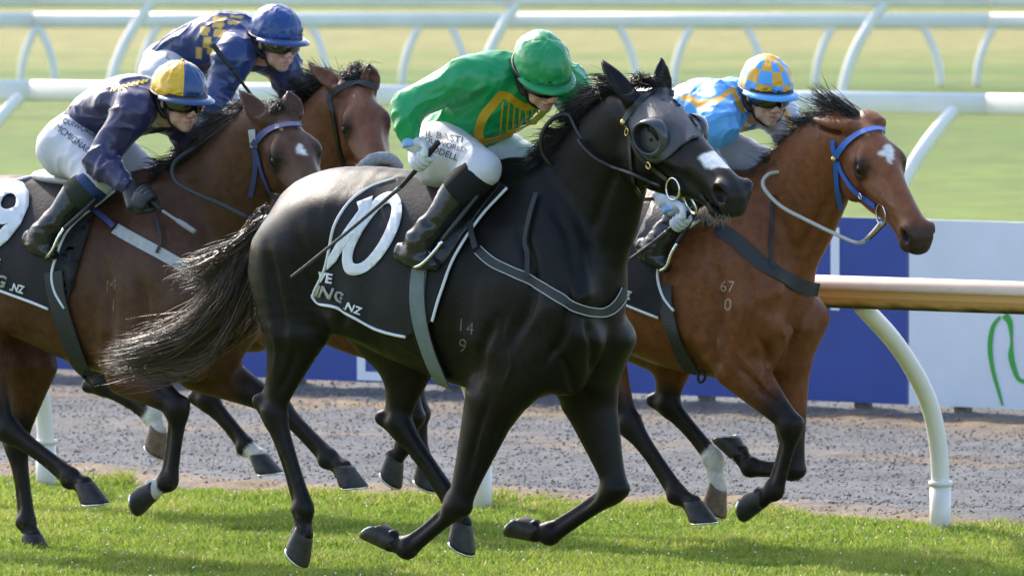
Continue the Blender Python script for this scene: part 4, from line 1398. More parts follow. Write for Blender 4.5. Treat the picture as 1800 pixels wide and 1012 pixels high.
    C = blend(.6 * np.exp(-(((np.abs(hy) - .031) / .02) ** 2 + ((hz + .003) / .012) ** 2)) * fr_, (.30, .17, .13))
    set_col(me, np.clip(C, 0, 1))
    put('body', me, M['skin'], root)
    for y in (-1, 1):
        bm = bmesh.new(); bmesh.ops.create_uvsphere(bm, u_segments=14, v_segments=10, radius=.0125 * S)
        e = bpy.data.meshes.new('eye'); bm.to_mesh(e); bm.free()
        o = put('eye', e, M['eye'], root); o.location = L2B(Hd(.078, y * .031, -.003))[0]
    # ---- cap: silk over a skull cap, with a peak
    nA, nP = 64, 26
    CV, CF, CI = [], [], []
    rs = sp.get('seed', 1)
    for i in range(nP + 1):
        ph = (i / nP) * R(104)
        for k in range(nA):
            th = 2 * math.pi * k / nA
            x, y, z = math.sin(ph) * math.cos(th), math.sin(ph) * math.sin(th), math.cos(ph)
            q = np.array([[x * 3 + rs, y * 3, z * 3]])
            mer = np.array([[math.cos(th) * 7 + rs, math.sin(th) * 7, z * 1.5]])
            w_ = float(.004 * vnoise(q, 61)[0] + .006 * ((1 - abs(vnoise(mer, 62)[0])) ** 3 - .3) * math.sin(ph) + .003 * vnoise(q * 3, 63)[0])
            rr = 1 + w_ * 8
            back = .012 if x < 0 else 0
            p = (-.008 + x * (.128 + back) * rr, y * .103 * rr, .032 + z * .118 * rr + (.012 * max(0, x) if z < .1 else 0))
            CV.append(Hd(*p))
    for i in range(nP):
        for k in range(nA):
            k2 = (k + 1) % nA
            CF.append((i * nA + k, i * nA + k2, (i + 1) * nA + k2, (i + 1) * nA + k))
            CI.append(sp['capfun']((i + .5) / nP * 104, (k + .5) / nA * 360))
    mats = sp['capmats']
    me = mesh_np('cap', L2B(CV), CF)
    cap = put('cap', me, mats, root)
    me.polygons.foreach_set('material_index', np.array(CI, np.int32)); me.update()
    md = cap.modifiers.new('thickness', 'SOLIDIFY'); md.thickness = .006; md.offset = -1
    # peak
    PV, PF = [], []
    m = 22
    for i in range(m + 1):
        th = R(-78 + 156 * i / m)
        c0, s0 = math.cos(th), math.sin(th)
        ext = sp.get('peak', .048) * max(0, c0) ** .8
        for e, dz in ((0, .004), (ext * .6, .002), (ext + .004, -.008), (ext + .004, -.013), (ext * .6, -.005), (0, -.006)):
            PV.append(Hd(-.008 + (.128 + e) * c0, (.103 + e * .9) * s0, .012 + .012 * c0 + dz))
    for i in range(m):
        for k in range(6):
            k2 = (k + 1) % 6
            PF.append((i * 6 + k, i * 6 + k2, (i + 1) * 6 + k2, (i + 1) * 6 + k))
    solid('cap_peak', (L2B(PV), PF), mats[sp.get('peakmat', 0)], cap)
    ring('cap_band', Hd(-.008, 0, .012), face, side, .131 * S, .006 * S, M[sp.get('bandmat', 'rubber')], cap, R2=.106 * S, n=40)
    if sp.get('button'):
        bm = bmesh.new(); bmesh.ops.create_uvsphere(bm, u_segments=10, v_segments=6, radius=.008)
        e = bpy.data.meshes.new('cap_button'); bm.to_mesh(e); bm.free()
        o = put('cap_button', e, mats[0], cap); o.location = L2B(Hd(-.008, 0, .150))[0]
    # ---- goggles
    def visor(zc, hh, rad, mat, name, par, wrap=74):
        GV, GF = [], []
        m = 26
        for i in range(m + 1):
            th = R(-wrap + 2 * wrap * i / m)
            c0, s0 = math.cos(th), math.sin(th)
            hz = hh * (0.62 + .38 * abs(c0)) * (1 - .22 * math.exp(-(th / .13) ** 2))
            top = hh
            for z_, rr in ((-hz, rad - .006), (-hz * .6, rad + .001), (0, rad + .004), (top * .7, rad + .002), (top, rad - .005)):
                GV.append(Hd(.004 + rr * c0 * 1.0, rr * .84 * s0, zc + z_))
        for i in range(m):
            for k in range(4):
                GF.append((i * 5 + k, i * 5 + k + 1, (i + 1) * 5 + k + 1, (i + 1) * 5 + k))
        o = solid(name, (L2B(GV), GF), mat, par)
        md = o.modifiers.new('thickness', 'SOLIDIFY'); md.thickness = .006; md.offset = 0
        return o
    gg = visor(-.012, .027, .110, M[sp.get('lens', 'goggle')], 'goggles', root)
    if sp.get('spare', True):
        visor(.020, .016, .116, M['rubber'], 'spare_goggles', root, wrap=70)
    ring('goggle_strap', Hd(-.008, 0, .004), face, side, .112 * S, .006, M['rubber'], gg, R2=.092 * S, n=40)
    # harness and collar
    hb = [Hd(.02, .083, -.0), Hd(.032, .075, -.05), Hd(.045, .05, -.10), Hd(.06, 0, -.125), Hd(.045, -.05, -.10), Hd(.032, -.075, -.05), Hd(.02, -.083, 0)]
    solid('chin_strap', tube(L2B(spline(np.array(hb), 4)), .006, 6), M['rubber'], cap)
    for y in (-1, 1):
        hb = [Hd(-.03, y * .088, .0), Hd(-.02, y * .08, -.035), Hd(.0, y * .075, -.06), Hd(.03, y * .07, -.07)]
        solid('harness_pad', tube(L2B(spline(np.array(hb), 4)), [.012, .014, .015, .015, .015, .015, .015, .015, .014, .014, .013, .012, .01], 6), M['rubber'], cap)
    nb = mid(J['neck'], Hd(-.03, 0, -.1), .35)
    nd = Hd(-.03, 0, -.1) - J['neck']; nd /= np.linalg.norm(nd)
    e1 = np.cross(nd, side); e1 /= np.linalg.norm(e1)
    ring('collar', nb, e1, np.cross(nd, e1), .062, .013, M['white_cotton'], root, n=24)
    # ---- hands
    for s in 'NF':
        if s in sp.get('nohand', ''): continue
        wr = J['wr' + s]; g = J['grip' + s]
        axis = J['gax' + s] - g; axis /= np.linalg.norm(axis)       # direction of what is held
        fx = g - wr; fx -= axis * (fx @ axis); fx /= np.linalg.norm(fx)
        fz = np.cross(fx, axis)
        if sp.get('flip' + s): fz = -fz
        T = lambda x, y, z: g + x * fx + y * axis + z * fz
        F = Field(np.min([g, wr], 0) - .09, np.max([g, wr], 0) + .09, .004)
        F.chain([list(wr) + [.031, .027], list(T(-.055, 0, .016)) + [.038, .02], list(T(-.012, 0, .03)) + [.042, .015]], u=axis, k=.01)
        for i in range(4):
            y = (i - 1.5) * .0215
            L_ = (.0245, .026, .0255, .022)[i]
            rows = []
            for a_, r_ in ((112, .0115), (62, .0115), (12, .0108), (-38, .0102), (-92, .0096), (-135, .009)):
                rows.append(list(T(L_ * math.cos(R(a_)) , y * (1 - .05 * abs(i - 1.5)), L_ * math.sin(R(a_)) + .002)) + [r_, r_])
            F.chain(rows, k=.004, n=3)
        F.chain([list(T(-.052, .028, .0)) + [.016, .016], list(T(-.03, .045, -.012)) + [.0125, .0125], list(T(-.008, .05, -.022)) + [.0115, .0115], list(T(.012, .043, -.024)) + [.0095, .0095]], k=.008)
        V, Q = F.mesh()
        gl = put('glove', mesh_np('glove', L2B(V), Q[:, ::-1]), M[sp.get('glove', 'glove_white')], root)
        fx2 = (J['el' + s] - wr); fx2 /= np.linalg.norm(fx2)
        if sp.get('wrist'):
            F = Field(wr - .1, wr + .1, .005)
            F.chain([list(wr + fx2 * .03) + [.034, .034], list(wr - fx2 * .012) + [.034, .033]], k=.01, n=1, cap=.2)
            V, Q = F.mesh()
            put('wrist_band', mesh_np('wrist_band', L2B(V), Q[:, ::-1]), M[sp['wrist']], gl)
    out = Horse(); out.root, out.jb, out.bb, out.J, out.Hd, out.fr = root, jb, bb, J, Hd, fr
    return out

def whip(fr, rows, radii, mats, label):
    root = empty('riding_whip', fr.M)
    tag(root, label, 'whip')
    h, s, f = rows
    rod('handle', h, fr, radii[0], mats[0], root)
    rod('shaft', s, fr, radii[1], mats[1], root)
    if f: rod('flap', f, fr, radii[2], mats[2], root)
    return root

GREEN = dict(
    label='jockey in green silks with a gold harp crouched on the black horse',
    j=dict(pelvis=(800, 238, 0), waist=(830, 210, .01), chest=(878, 168, .01), upper=(905, 140, .0), neck=(928, 135, .02), head=(953, 128, .05),
           shN=(826, 135, .17), elN=(716, 190, .28), wrN=(722, 252, .30), gripN=(742, 280, .32), gaxN=(767, 258, .33),
           shF=(1000, 150, -.13), elF=(1035, 225, -.22), wrF=(985, 285, -.06), gripF=(998, 303, -.03), gaxF=(1008, 330, .05),
           hipN=(783, 268, .11), knN=(848, 296, .22), anN=(735, 425, .31), toeN=(765, 466, .31), heelN=(704, 443, .31),
           hipF=(840, 262, -.11), knF=(955, 298, -.18), anF=(880, 430, -.31), toeF=(905, 470, -.31)),
    beta=60, pitch=36, roll=8, peak=.03, silk=(.008, .30, .10), tw=1.0,
    capmats=None, capfun=lambda p, a: 0, cuff='cuff_black', wrist='wristblue', lens='goggle', spare=False, seed=2,
)
M['wristblue'] = plain('pale_blue_wrist_band', (.25, .42, .72), .7, .2)
GREEN['capmats'] = cap_mats('green', [(.006, .26, .08)])
NAVY = (.03, .026, .085)
NINEJ = dict(
    label='jockey in dark purple silks and yellow and blue quartered cap on horse nine',
    j=dict(pelvis=(150, 235, 0), waist=(180, 205, 0), chest=(225, 185, 0), upper=(255, 182, 0), neck=(280, 190, .02), head=(316, 172, .04),
           shN=(232, 196, .17), elN=(172, 285, .27), wrN=(226, 326, .30), gripN=(258, 346, .31), gaxN=(275, 362, .32),
           shF=(325, 215, -.15), elF=(345, 275, -.22), wrF=(330, 285, -.1), gripF=(345, 295, -.08), gaxF=(350, 315, -.02),
           hipN=(125, 255, .10), knN=(168, 318, .21), anN=(75, 410, .31), toeN=(92, 448, .31), heelN=(50, 418, .31),
           hipF=(180, 258, -.11), knF=(255, 310, -.20), anF=(190, 430, -.31), toeF=(220, 460, -.31)),
    beta=58, pitch=13, roll=0, silk=NAVY, tw=1.1, capmats=cap_mats('quartered', [(.72, .42, .02), (.025, .065, .19)]),
    capfun=lambda p, a: (0 if (int((a - 26) // 90) % 2) == 0 else 1), peakmat=1, button=True, cuff='cuff_green', band='blue_rubber', glove='glove_black', seed=5, cuff0=.12,
)
REARJ = dict(
    label='jockey in navy silks with a yellow check band and plain navy cap',
    j=dict(pelvis=(310, 110, 0), waist=(345, 85, 0), chest=(395, 70, 0), upper=(430, 75, 0), neck=(450, 82, .02), head=(486, 70, .04),
           shN=(412, 100, .17), elN=(372, 185, .25), wrN=(420, 250, .2), gripN=(440, 262, .19), gaxN=(450, 255, .19),
           shF=(500, 120, -.15), elF=(528, 190, -.2), wrF=(500, 250, -.1), gripF=(515, 262, -.08), gaxF=(520, 280, -.02),
           hipN=(300, 135, .10), knN=(370, 215, .21), anN=(290, 320, .30), toeN=(315, 350, .30),
           hipF=(345, 135, -.11), knF=(420, 230, -.20), anF=(350, 330, -.30), toeF=(380, 360, -.30)),
    beta=57, pitch=13, roll=0, silk=(.022, .042, .15), tw=1.0, capmats=cap_mats('navy', [(.012, .05, .20)], .22), capfun=lambda p, a: 0,
    cuff='cuff_black', lens='goggle_clear', spare=False, seed=9, fine=False,
    marks=[(q, (.72, .46, .10)) for q in ([(345, 83), (356, 84), (354, 105), (344, 103)], [(358, 64), (372, 66), (368, 85), (356, 84)], [(352, 47), (370, 47), (366, 62), (352, 62)], [(374, 38), (397, 41), (390, 51), (372, 48)],
           [(378, 51), (397, 53), (391, 67), (374, 64)], [(377, 29), (400, 31), (392, 38), (373, 36)], [(402, 36), (425, 38), (415, 44), (398, 42)], [(405, 27), (432, 29), (424, 34), (403, 31)], [(364, 85), (376, 86), (372, 97), (364, 95)], [(456, 135), (472, 132), (476, 141), (460, 145)])],
)
def _chk(p, a):
    if p < 22: return 1
    return (int((p - 22) // 27) + int((a + 12) // 30)) % 2 if p < 96 else 0
LB = (.10, .36, .78); GO = (.78, .38, .03); WH = (.62, .64, .74)
BAYJ = dict(
    label='jockey in light blue silks with gold braid and checked cap on the bay',
    j=dict(pelvis=(1205, 215, 0), waist=(1225, 190, 0), chest=(1268, 190, 0), upper=(1298, 183, 0), neck=(1312, 190, .02), head=(1347, 162, .04),
           shN=(1262, 218, .19), elN=(1165, 300, .28), wrN=(1178, 368, .32), gripN=(1196, 388, .33), gaxN=(1215, 372, .34),
           shF=(1370, 200, -.14), elF=(1402, 252, -.2), wrF=(1396, 300, -.04), gripF=(1404, 312, .0), gaxF=(1420, 322, .05),
           hipN=(1200, 255, .10), knN=(1250, 300, .21), anN=(1155, 430, .30), toeN=(1172, 470, .30), heelN=(1128, 432, .30),
           hipF=(1250, 265, -.11), knF=(1370, 300, -.16), anF=(1290, 420, -.30), toeF=(1320, 450, -.30)),
    beta=68, pitch=16, roll=0, silk=LB, tw=1.22, capmats=cap_mats('checked', [(.10, .38, .82), (.80, .40, .02)]), capfun=_chk,
    sleeveF=WH, sleeveN=WH, cuff='cuff_black', wrist='wristblue', seed=13,
    marks=[([(1195, 168), (1212, 166), (1232, 178), (1262, 170), (1290, 150), (1290, 162), (1262, 182), (1236, 193), (1226, 189), (1208, 177), (1198, 178)], GO),
           ([(1312, 210), (1320, 212), (1310, 240), (1296, 256), (1282, 268), (1272, 277), (1270, 270), (1288, 254), (1300, 238)], GO),
           ([(1283, 158), (1290, 152), (1310, 195), (1304, 200)], GO)],
    marks2=[([(1372, 185), (1381, 188), (1400, 235), (1393, 240)], GO)],
)
# ---------------------------------------------------------------- the place
def ground_mat():
    m, n, l, b = newmat('far_grass')
    tc = n.new('ShaderNodeTexCoord')
    mp = n.new('ShaderNodeMapping'); mp.inputs['Rotation'].default_value = (0, 0, R(8)); mp.inputs['Scale'].default_value = (.05, .42, 1)
    l.new(tc.outputs['Object'], mp.inputs[0])
    t = n.new('ShaderNodeTexNoise'); t.inputs['Scale'].default_value = 1.0; t.inputs['Detail'].default_value = 6; t.inputs['Roughness'].default_value = .6
    l.new(mp.outputs[0], t.inputs['Vector'])
    sx = n.new('ShaderNodeSeparateXYZ'); l.new(tc.outputs['Object'], sx.inputs[0])
    ma = n.new('ShaderNodeMath'); ma.operation = 'MULTIPLY_ADD'; ma.inputs[1].default_value = 38.0; l.new(t.outputs['Fac'], ma.inputs[0]); l.new(sx.outputs['Y'], ma.inputs[2])
    mr = n.new('ShaderNodeMapRange'); mr.inputs['From Min'].default_value = 60; mr.inputs['From Max'].default_value = 200; l.new(ma.outputs[0], mr.inputs['Value'])
    cr = n.new('ShaderNodeValToRGB')
    e = cr.color_ramp.elements
    e[0].position = .0; e[0].color = (.125, .145, .018, 1)
    e[1].position = 1.0; e[1].color = (.30, .27, .07, 1)
    for pos, col in ((.12, (.115, .155, .014)), (.22, (.10, .15, .013)), (.31, (.07, .12, .011)), (.36, (.11, .15, .018)), (.42, (.06, .11, .010)), (.47, (.10, .145, .018)), (.52, (.19, .18, .05)), (.62, (.19, .17, .05)), (.70, (.13, .155, .025)), (.8, (.22, .19, .06))):
        e.new(pos).color = (*col, 1)
    l.new(mr.outputs[0], cr.inputs[0])
    t2 = n.new('ShaderNodeTexNoise'); t2.inputs['Scale'].default_value = 1.6; t2.inputs['Detail'].default_value = 10; t2.inputs['Roughness'].default_value = .75
    l.new(tc.outputs['Object'], t2.inputs['Vector'])
    r = n.new('ShaderNodeMapRange'); r.inputs['From Min'].default_value = .3; r.inputs['From Max'].default_value = .7; r.inputs['To Min'].default_value = .5; r.inputs['To Max'].default_value = 1.5
    l.new(t2.outputs['Fac'], r.inputs['Value'])
    mx = n.new('ShaderNodeMix'); mx.data_type = 'RGBA'; mx.blend_type = 'MULTIPLY'; mx.inputs['Factor'].default_value = 1
    l.new(cr.outputs[0], mx.inputs[6]); l.new(r.outputs[0], mx.inputs[7]); l.new(mx.outputs[2], b.inputs['Base Color'])
    sval(b, 'Roughness', .8); sval(b, 'Specular IOR Level', .2)
    bp = n.new('ShaderNodeBump'); bp.inputs['Strength'].default_value = .8; bp.inputs['Distance'].default_value = .05
    l.new(t2.outputs['Fac'], bp.inputs['Height']); l.new(bp.outputs[0], b.inputs['Normal'])
    return m

def blade_mat():
    m, n, l, b = newmat('grass_blade')
    at = n.new('ShaderNodeAttribute'); at.attribute_name = 'Col'
    l.new(at.outputs['Color'], b.inputs['Base Color'])
    sval(b, 'Roughness', .45); sval(b, 'Specular IOR Level', .35)
    tr = n.new('ShaderNodeBsdfTranslucent')
    l.new(at.outputs['Color'], tr.inputs['Color'])
    mx = n.new('ShaderNodeMixShader'); mx.inputs[0].default_value = .55
    l.new(b.outputs[0], mx.inputs[1]); l.new(tr.outputs[0], mx.inputs[2])
    l.new(mx.outputs[0], n['Material Output'].inputs[0])
    return m

M['ground'] = ground_mat()
M['blade'] = blade_mat()
M['soil'] = plain('turf_soil', (.10, .13, .025), .9, .1, nscale=6, namp=.5)
M['gravel'] = attr_mat('gravel_and_sand', rough=.85, spec=.2, namp=.35, nscale=38, bump=.8, bscale=(55, 55, 55), rough_noise=.05)
M['stone'] = attr_mat('loose_stone', rough=.8, spec=.25, namp=.3, nscale=40, bump=.3, bscale=(60, 60, 60))
M['pvc'] = plain('white_rail_plastic', (.82, .795, .76), .35, .5, nscale=3, namp=.06, bump=.05, bscale=20)
M['pvc_top'] = plain('sun_bleached_rail', (.86, .64, .50), .6, .3, nscale=4, namp=.08, stretch=(.6, 6, 6))
M['board_blue'] = plain('blue_board', (.028, .065, .29), .4, .45, nscale=2.5, namp=.12)
M['board_white'] = plain('white_board', (.68, .73, .79), .4, .45, nscale=2.5, namp=.05)
M['board_letter'] = plain('white_lettering', (.72, .76, .82), .45, .4)
M['board_green'] = plain('green_lettering', (.04, .36, .05), .45, .4)
M['timber'] = plain('weathered_timber', (.16, .14, .11), .8, .2, nscale=20, namp=.4, bump=.4, bscale=30)

def rust_mat():
    m, n, l, b = newmat('stained_amber_rail')
    tc = n.new('ShaderNodeTexCoord'); sx = n.new('ShaderNodeSeparateXYZ'); l.new(tc.outputs['Object'], sx.inputs[0])
    t = n.new('ShaderNodeTexNoise'); t.inputs['Scale'].default_value = 4; t.inputs['Detail'].default_value = 6
    mp = n.new('ShaderNodeMapping'); mp.inputs['Scale'].default_value = (.7, 4, 4); l.new(tc.outputs['Object'], mp.inputs[0]); l.new(mp.outputs[0], t.inputs['Vector'])
    ad = n.new('ShaderNodeMath'); ad.operation = 'MULTIPLY_ADD'; ad.inputs[1].default_value = .05; l.new(t.outputs['Fac'], ad.inputs[0]); l.new(sx.outputs['Z'], ad.inputs[2])
    cr = n.new('ShaderNodeValToRGB'); l.new(ad.outputs[0], cr.inputs[0])
    e = cr.color_ramp.elements
    e[0].position = -.0; e[0].color = (.06, .055, .012, 1)
    e[1].position = .03; e[1].color = (.74, .40, .13, 1)
    r = n.new('ShaderNodeMapRange'); r.inputs['From Min'].default_value = -.055; r.inputs['From Max'].default_value = .02
    l.new(ad.outputs[0], r.inputs['Value']); l.new(r.outputs[0], cr.inputs[0])
    e[0].position = .25; e[1].position = .6
    l.new(cr.outputs[0], b.inputs['Base Color']); sval(b, 'Roughness', .65); sval(b, 'Specular IOR Level', .25)
    return m
M['rust'] = rust_mat()

# near rail frame: origin at the foot of the right hand post
_b = on_ground(1655, 935)
FRL = Frame(1655, _b[1], 33)
def G(f, l, z=0.0): return FRL.world(np.array([f, l, z]))

def sheet(name, corners, mat, z, kind='structure'):
    V = [(c[0], c[1], z) for c in corners]
    o = put(name, mesh_np(name, V, [tuple(range(len(V)))]), mat, smooth=False)
    return tag(o, kind=kind)

g = sheet('ground', [(-3000, -500), (3000, -500), (3000, 5000), (-3000, 5000)], M['ground'], -.012)
EDGE = -.22                                    # lateral place of the turf edge, behind the posts
turf_c = [G(-14, EDGE - .1), G(10, EDGE - .1), G(10, 9), G(-14, 9)]
sheet('turf_track', turf_c, M['soil'], -.004)

# boards line
_p0 = on_ground(100, 650, .05); _p1 = on_ground(1590, 712, .05)
bd = (_p1 - _p0); bd[2] = 0; bd /= np.linalg.norm(bd)
bn = np.array([-bd[1], bd[0], 0]); bn = bn if bn[1] > 0 else -bn      # away from camera

def gravel():
    h = .045
    f = np.arange(-12, 8, h); l = np.arange(EDGE - 10.6, EDGE + .25, h)
    Fv, Lv = np.meshgrid(f, l, indexing='ij')
    P = np.stack([Fv.ravel(), Lv.ravel(), np.zeros(Fv.size)], 1)
    nz = vnoise(P * np.array([5, 5, 1]), 71) * .5 + vnoise(P * np.array([12, 12, 1]), 72) * .5 + vnoise(P * np.array([22, 22, 1]), 79) * .5 + vnoise(P * np.array([1.4, 2.0, 1]), 73) * .5
    depth = EDGE - P[:, 1]                      # metres behind the turf edge
    wob = vnoise(P * np.array([.8, .8, 1]), 74) * .35 + vnoise(P * np.array([3, 3, 1]), 75) * .25
    d = depth + wob
    sandm = np.maximum.reduce([1 - smoothstep(d, .15, .75),
                               np.exp(-((d - 3.5) / .28) ** 2) * .55, np.exp(-((d - 5.3) / .35) ** 2) * .8, smoothstep(d, 6.1, 6.9)])
    sandm = np.clip(sandm * (1 + .7 * vnoise(P * np.array([2.2, 4, 1]), 76)) , 0, 1)
    berm = np.exp(-((depth - .5) / .35) ** 2) * .03 + smoothstep(depth, 5.6, 7.0) * .09
    amp = .009 + .010 * sandm
    P[:, 2] = .006 + berm + nz * amp
    P[:, 2] -= .05 * smoothstep(-depth, -.05, .2)
    gr = np.array([.092, .096, .103]); sa = np.array([.19, .14, .09])
    C = gr + (sa - gr) * sandm[:, None]
    C *= (1 + .22 * vnoise(P * np.array([9, 9, 1]), 77) + .15 * vnoise(P * np.array([1.1, 3, 1]), 78))[:, None]
    nf, nl = Fv.shape
    I = np.arange(nf * nl).reshape(nf, nl)
    Q = np.stack([I[:-1, :-1], I[1:, :-1], I[1:, 1:], I[:-1, 1:]], -1).reshape(-1, 4)[:, ::-1]
    me = mesh_np('gravel_track', FRL.world(P), Q); set_col(me, np.clip(C, .01, 1))
    o = put('gravel_track', me, M['gravel']); tag(o, kind='structure')
    # loose stones, one uncountable spread
    rs = np.random.RandomState(8)
    n = 52000
    pf, pl = rs.uniform(-9, 5, n), rs.uniform(EDGE - 8.5, EDGE - .15, n)
    r = .003 + .0055 * rs.rand(n) ** 2
    base = np.array([[1, 0, 0], [-1, 0, 0], [0, 1, 0], [0, -1, 0], [0, 0, 1], [0, 0, -1]], float)
    tri = np.array([[0, 2, 4], [2, 1, 4], [1, 3, 4], [3, 0, 4], [2, 0, 5], [1, 2, 5], [3, 1, 5], [0, 3, 5]])
    V = base[None] * r[:, None, None] * (1 + .45 * rs.normal(size=(n, 6, 3)))
    V[..., 2] *= .7
    dp = EDGE - pl
    zz = .012 + np.exp(-((dp - .5) / .35) ** 2) * .03 + smoothstep(dp, 5.6, 7.0) * .09
    cen = FRL.world(np.stack([pf, pl, zz], 1))
    V = (V + cen[:, None]).reshape(-1, 3)
    T = (tri[None] + 6 * np.arange(n)[:, None, None]).reshape(-1, 3)
    me = mesh_np('loose_stones', V, T)
    c = np.array([.165, .168, .175]) * (.6 + .8 * rs.rand(n, 1)); c[rs.rand(n) < .25] = (.24, .18, .12)
    set_col(me, np.repeat(c, 6, 0))
    o = put('loose_stones', me, M['stone'], smooth=False)
    tag(o, 'loose stones and clods scattered over the grey gravel track', 'stones', kind='stuff')
gravel()

def turf():
    rs = np.random.RandomState(4)
    n = 430000
    f = rs.uniform(-9.5, 5.5, n)
    l = EDGE + rs.rand(n) ** 1.0 * 4.6
    # ragged edge with long tufts
    ne = 26000
    fe = rs.uniform(-9.5, 5.5, ne); le = EDGE + np.abs(rs.normal(size=ne)) * .16 - .12
    f = np.concatenate([f, fe]); l = np.concatenate([l, le]); N = len(f)
    P = np.stack([f, l, np.zeros(N)], 1)
    keep = (l - EDGE + .18 * vnoise(P * np.array([1.7, 1.7, 1]), 80) + .12 * vnoise(P * np.array([6, 6, 1]), 83)) > -.06
    f, l, P = f[keep], l[keep], P[keep]; N = len(f)
    big = vnoise(P * np.array([.5, .9, 1]), 81); med = vnoise(P * np.array([3, 3, 1]), 82); sm = vnoise(P * np.array([11, 11, 1]), 84)
    edge = np.exp(-np.maximum(l - EDGE, 0) / .16)
    hgt = (.021 + .015 * rs.rand(N) + .012 * med + .010 * sm) * (1 + 1.0 * edge * (.6 + .6 * vnoise(P * np.array([2.2, 2.2, 1]), 85)))
    hgt = np.maximum(hgt, .015)
    a = rs.rand(N) * 2 * math.pi
    wd = .0022 + .0018 * rs.rand(N)
    lean = (.25 + .75 * rs.rand(N)) * hgt
    la = rs.rand(N) * 2 * math.pi
    base = G(0, 0) + f[:, None] * FRL.F + l[:, None] * FRL.L
    sx = np.stack([np.cos(a), np.sin(a), np.zeros(N)], 1) * wd[:, None]
    tip = base + np.stack([np.cos(la) * lean, np.sin(la) * lean, hgt], 1)
    mid_ = base + np.stack([np.cos(la) * lean * .35, np.sin(la) * lean * .35, hgt * .6], 1)
    lowz = np.array([0, 0, -.006])
    V = np.stack([base - sx + lowz, base + sx + lowz, mid_ + sx * .8, mid_ - sx * .8, tip], 1).reshape(-1, 3)
    I = (5 * np.arange(N))[:, None]
    T = np.concatenate([I + np.array([[0, 1, 2]]), I + np.array([[0, 2, 3]]), I + np.array([[3, 2, 4]])])
    g1, g2, dry = np.array([.18, .275, .038]), np.array([.315, .38, .068]), np.array([.48, .40, .17])
    t = np.clip(.5 + .45 * big + .35 * med + .25 * rs.normal(size=N), 0, 1)[:, None]
    C = g1 + (g2 - g1) * t
    dm = rs.rand(N) < (.05 + .10 * np.clip(med, 0, 1) + .18 * edge)
    C[dm] = dry * (.7 + .5 * rs.rand(dm.sum(), 1))
    me = mesh_np('turf_grass', V, T); set_col(me, np.repeat(C, 5, 0))
    o = put('turf_grass', me, M['blade'], smooth=False)
    tag(o, 'short green racecourse turf along the bottom of the picture', 'grass', kind='stuff')
turf()

def dew():  # plain white octahedra stand in for sun glints on dew
    rs = np.random.RandomState(14)
    n = 1300
    f, l = rs.uniform(-9, 5, n), EDGE + .1 + rs.rand(n) * 4.2
    r = .0022 + .0032 * rs.rand(n) ** 2
    base = np.array([[1, 0, 0], [-1, 0, 0], [0, 1, 0], [0, -1, 0], [0, 0, 1], [0, 0, -1]], float)
    tri = np.array([[0, 2, 4], [2, 1, 4], [1, 3, 4], [3, 0, 4], [2, 0, 5], [1, 2, 5], [3, 1, 5], [0, 3, 5]])
    cen = FRL.world(np.stack([f, l, .028 + .012 * rs.rand(n)], 1))
    V = (base[None] * r[:, None, None] + cen[:, None]).reshape(-1, 3)
    T = (tri[None] + 6 * np.arange(n)[:, None, None]).reshape(-1, 3)
    o = put('dew_sparkles', mesh_np('dew_sparkles', V, T), M['sparkle'], smooth=True)
    tag(o, 'tiny white specks painted in as dew glints across the turf', 'sparkle', kind='stuff')
M['sparkle'] = plain('painted_dew_sparkle', (.8, .8, .74), .3, .5)
dew()

# ---- running rails
def gooseneck(name, base, path, r, mat, parent, sleeve=None):
    """base world point; path rows (f, l, z) offsets in a frame"""
    fr, pts = path
    W = np.array([base + p[0] * fr.F + p[1] * fr.L + p[2] * fr.Z for p in spline(np.array(pts, float), 5)])
    po = solid(name, tube(W, r, 14), mat, parent)
    if sleeve:
        s0 = base
        V = merge([tube([s0 + fr.Z * z for z in (-.05, sleeve)], r * 1.17, 16), tube([s0 + fr.Z * z for z in (sleeve - .006, sleeve + .014)], r * 1.32, 16)])
        solid('sleeve', V, mat, po)
    return po

def profile_bar(name, a, b, prof, mat, parent, up=np.array([0, 0, 1.0]), ext=0.0):
    """prismatic bar from a to b with (sideways, up) profile"""
    d = (b - a) / np.linalg.norm(b - a)
    s = np.cross(d, up); s /= np.linalg.norm(s); u = np.cross(s, d)
    V = [p + s * x + u * y for p in (a - d * ext, b + d * ext) for x, y in prof]
    n = len(prof)
    F = [(i, (i + 1) % n, n + (i + 1) % n, n + i) for i in range(n)] + [tuple(range(n))[::-1], tuple(range(n, 2 * n))]
    return solid(name, (V, F), mat, parent, smooth=True)

def oval(w_, h_, n=16, z0=0.0, lo=-1.0, hi=1.0, pw=.7):
    out = []
    for i in range(n):
        a = 2 * math.pi * i / n
        c, s = math.cos(a), math.sin(a)
        y = math.copysign(abs(s) ** pw, s)
        out.append((w_ * math.copysign(abs(c) ** pw, c), z0 + h_ * min(max(y, lo), hi)))
    return out

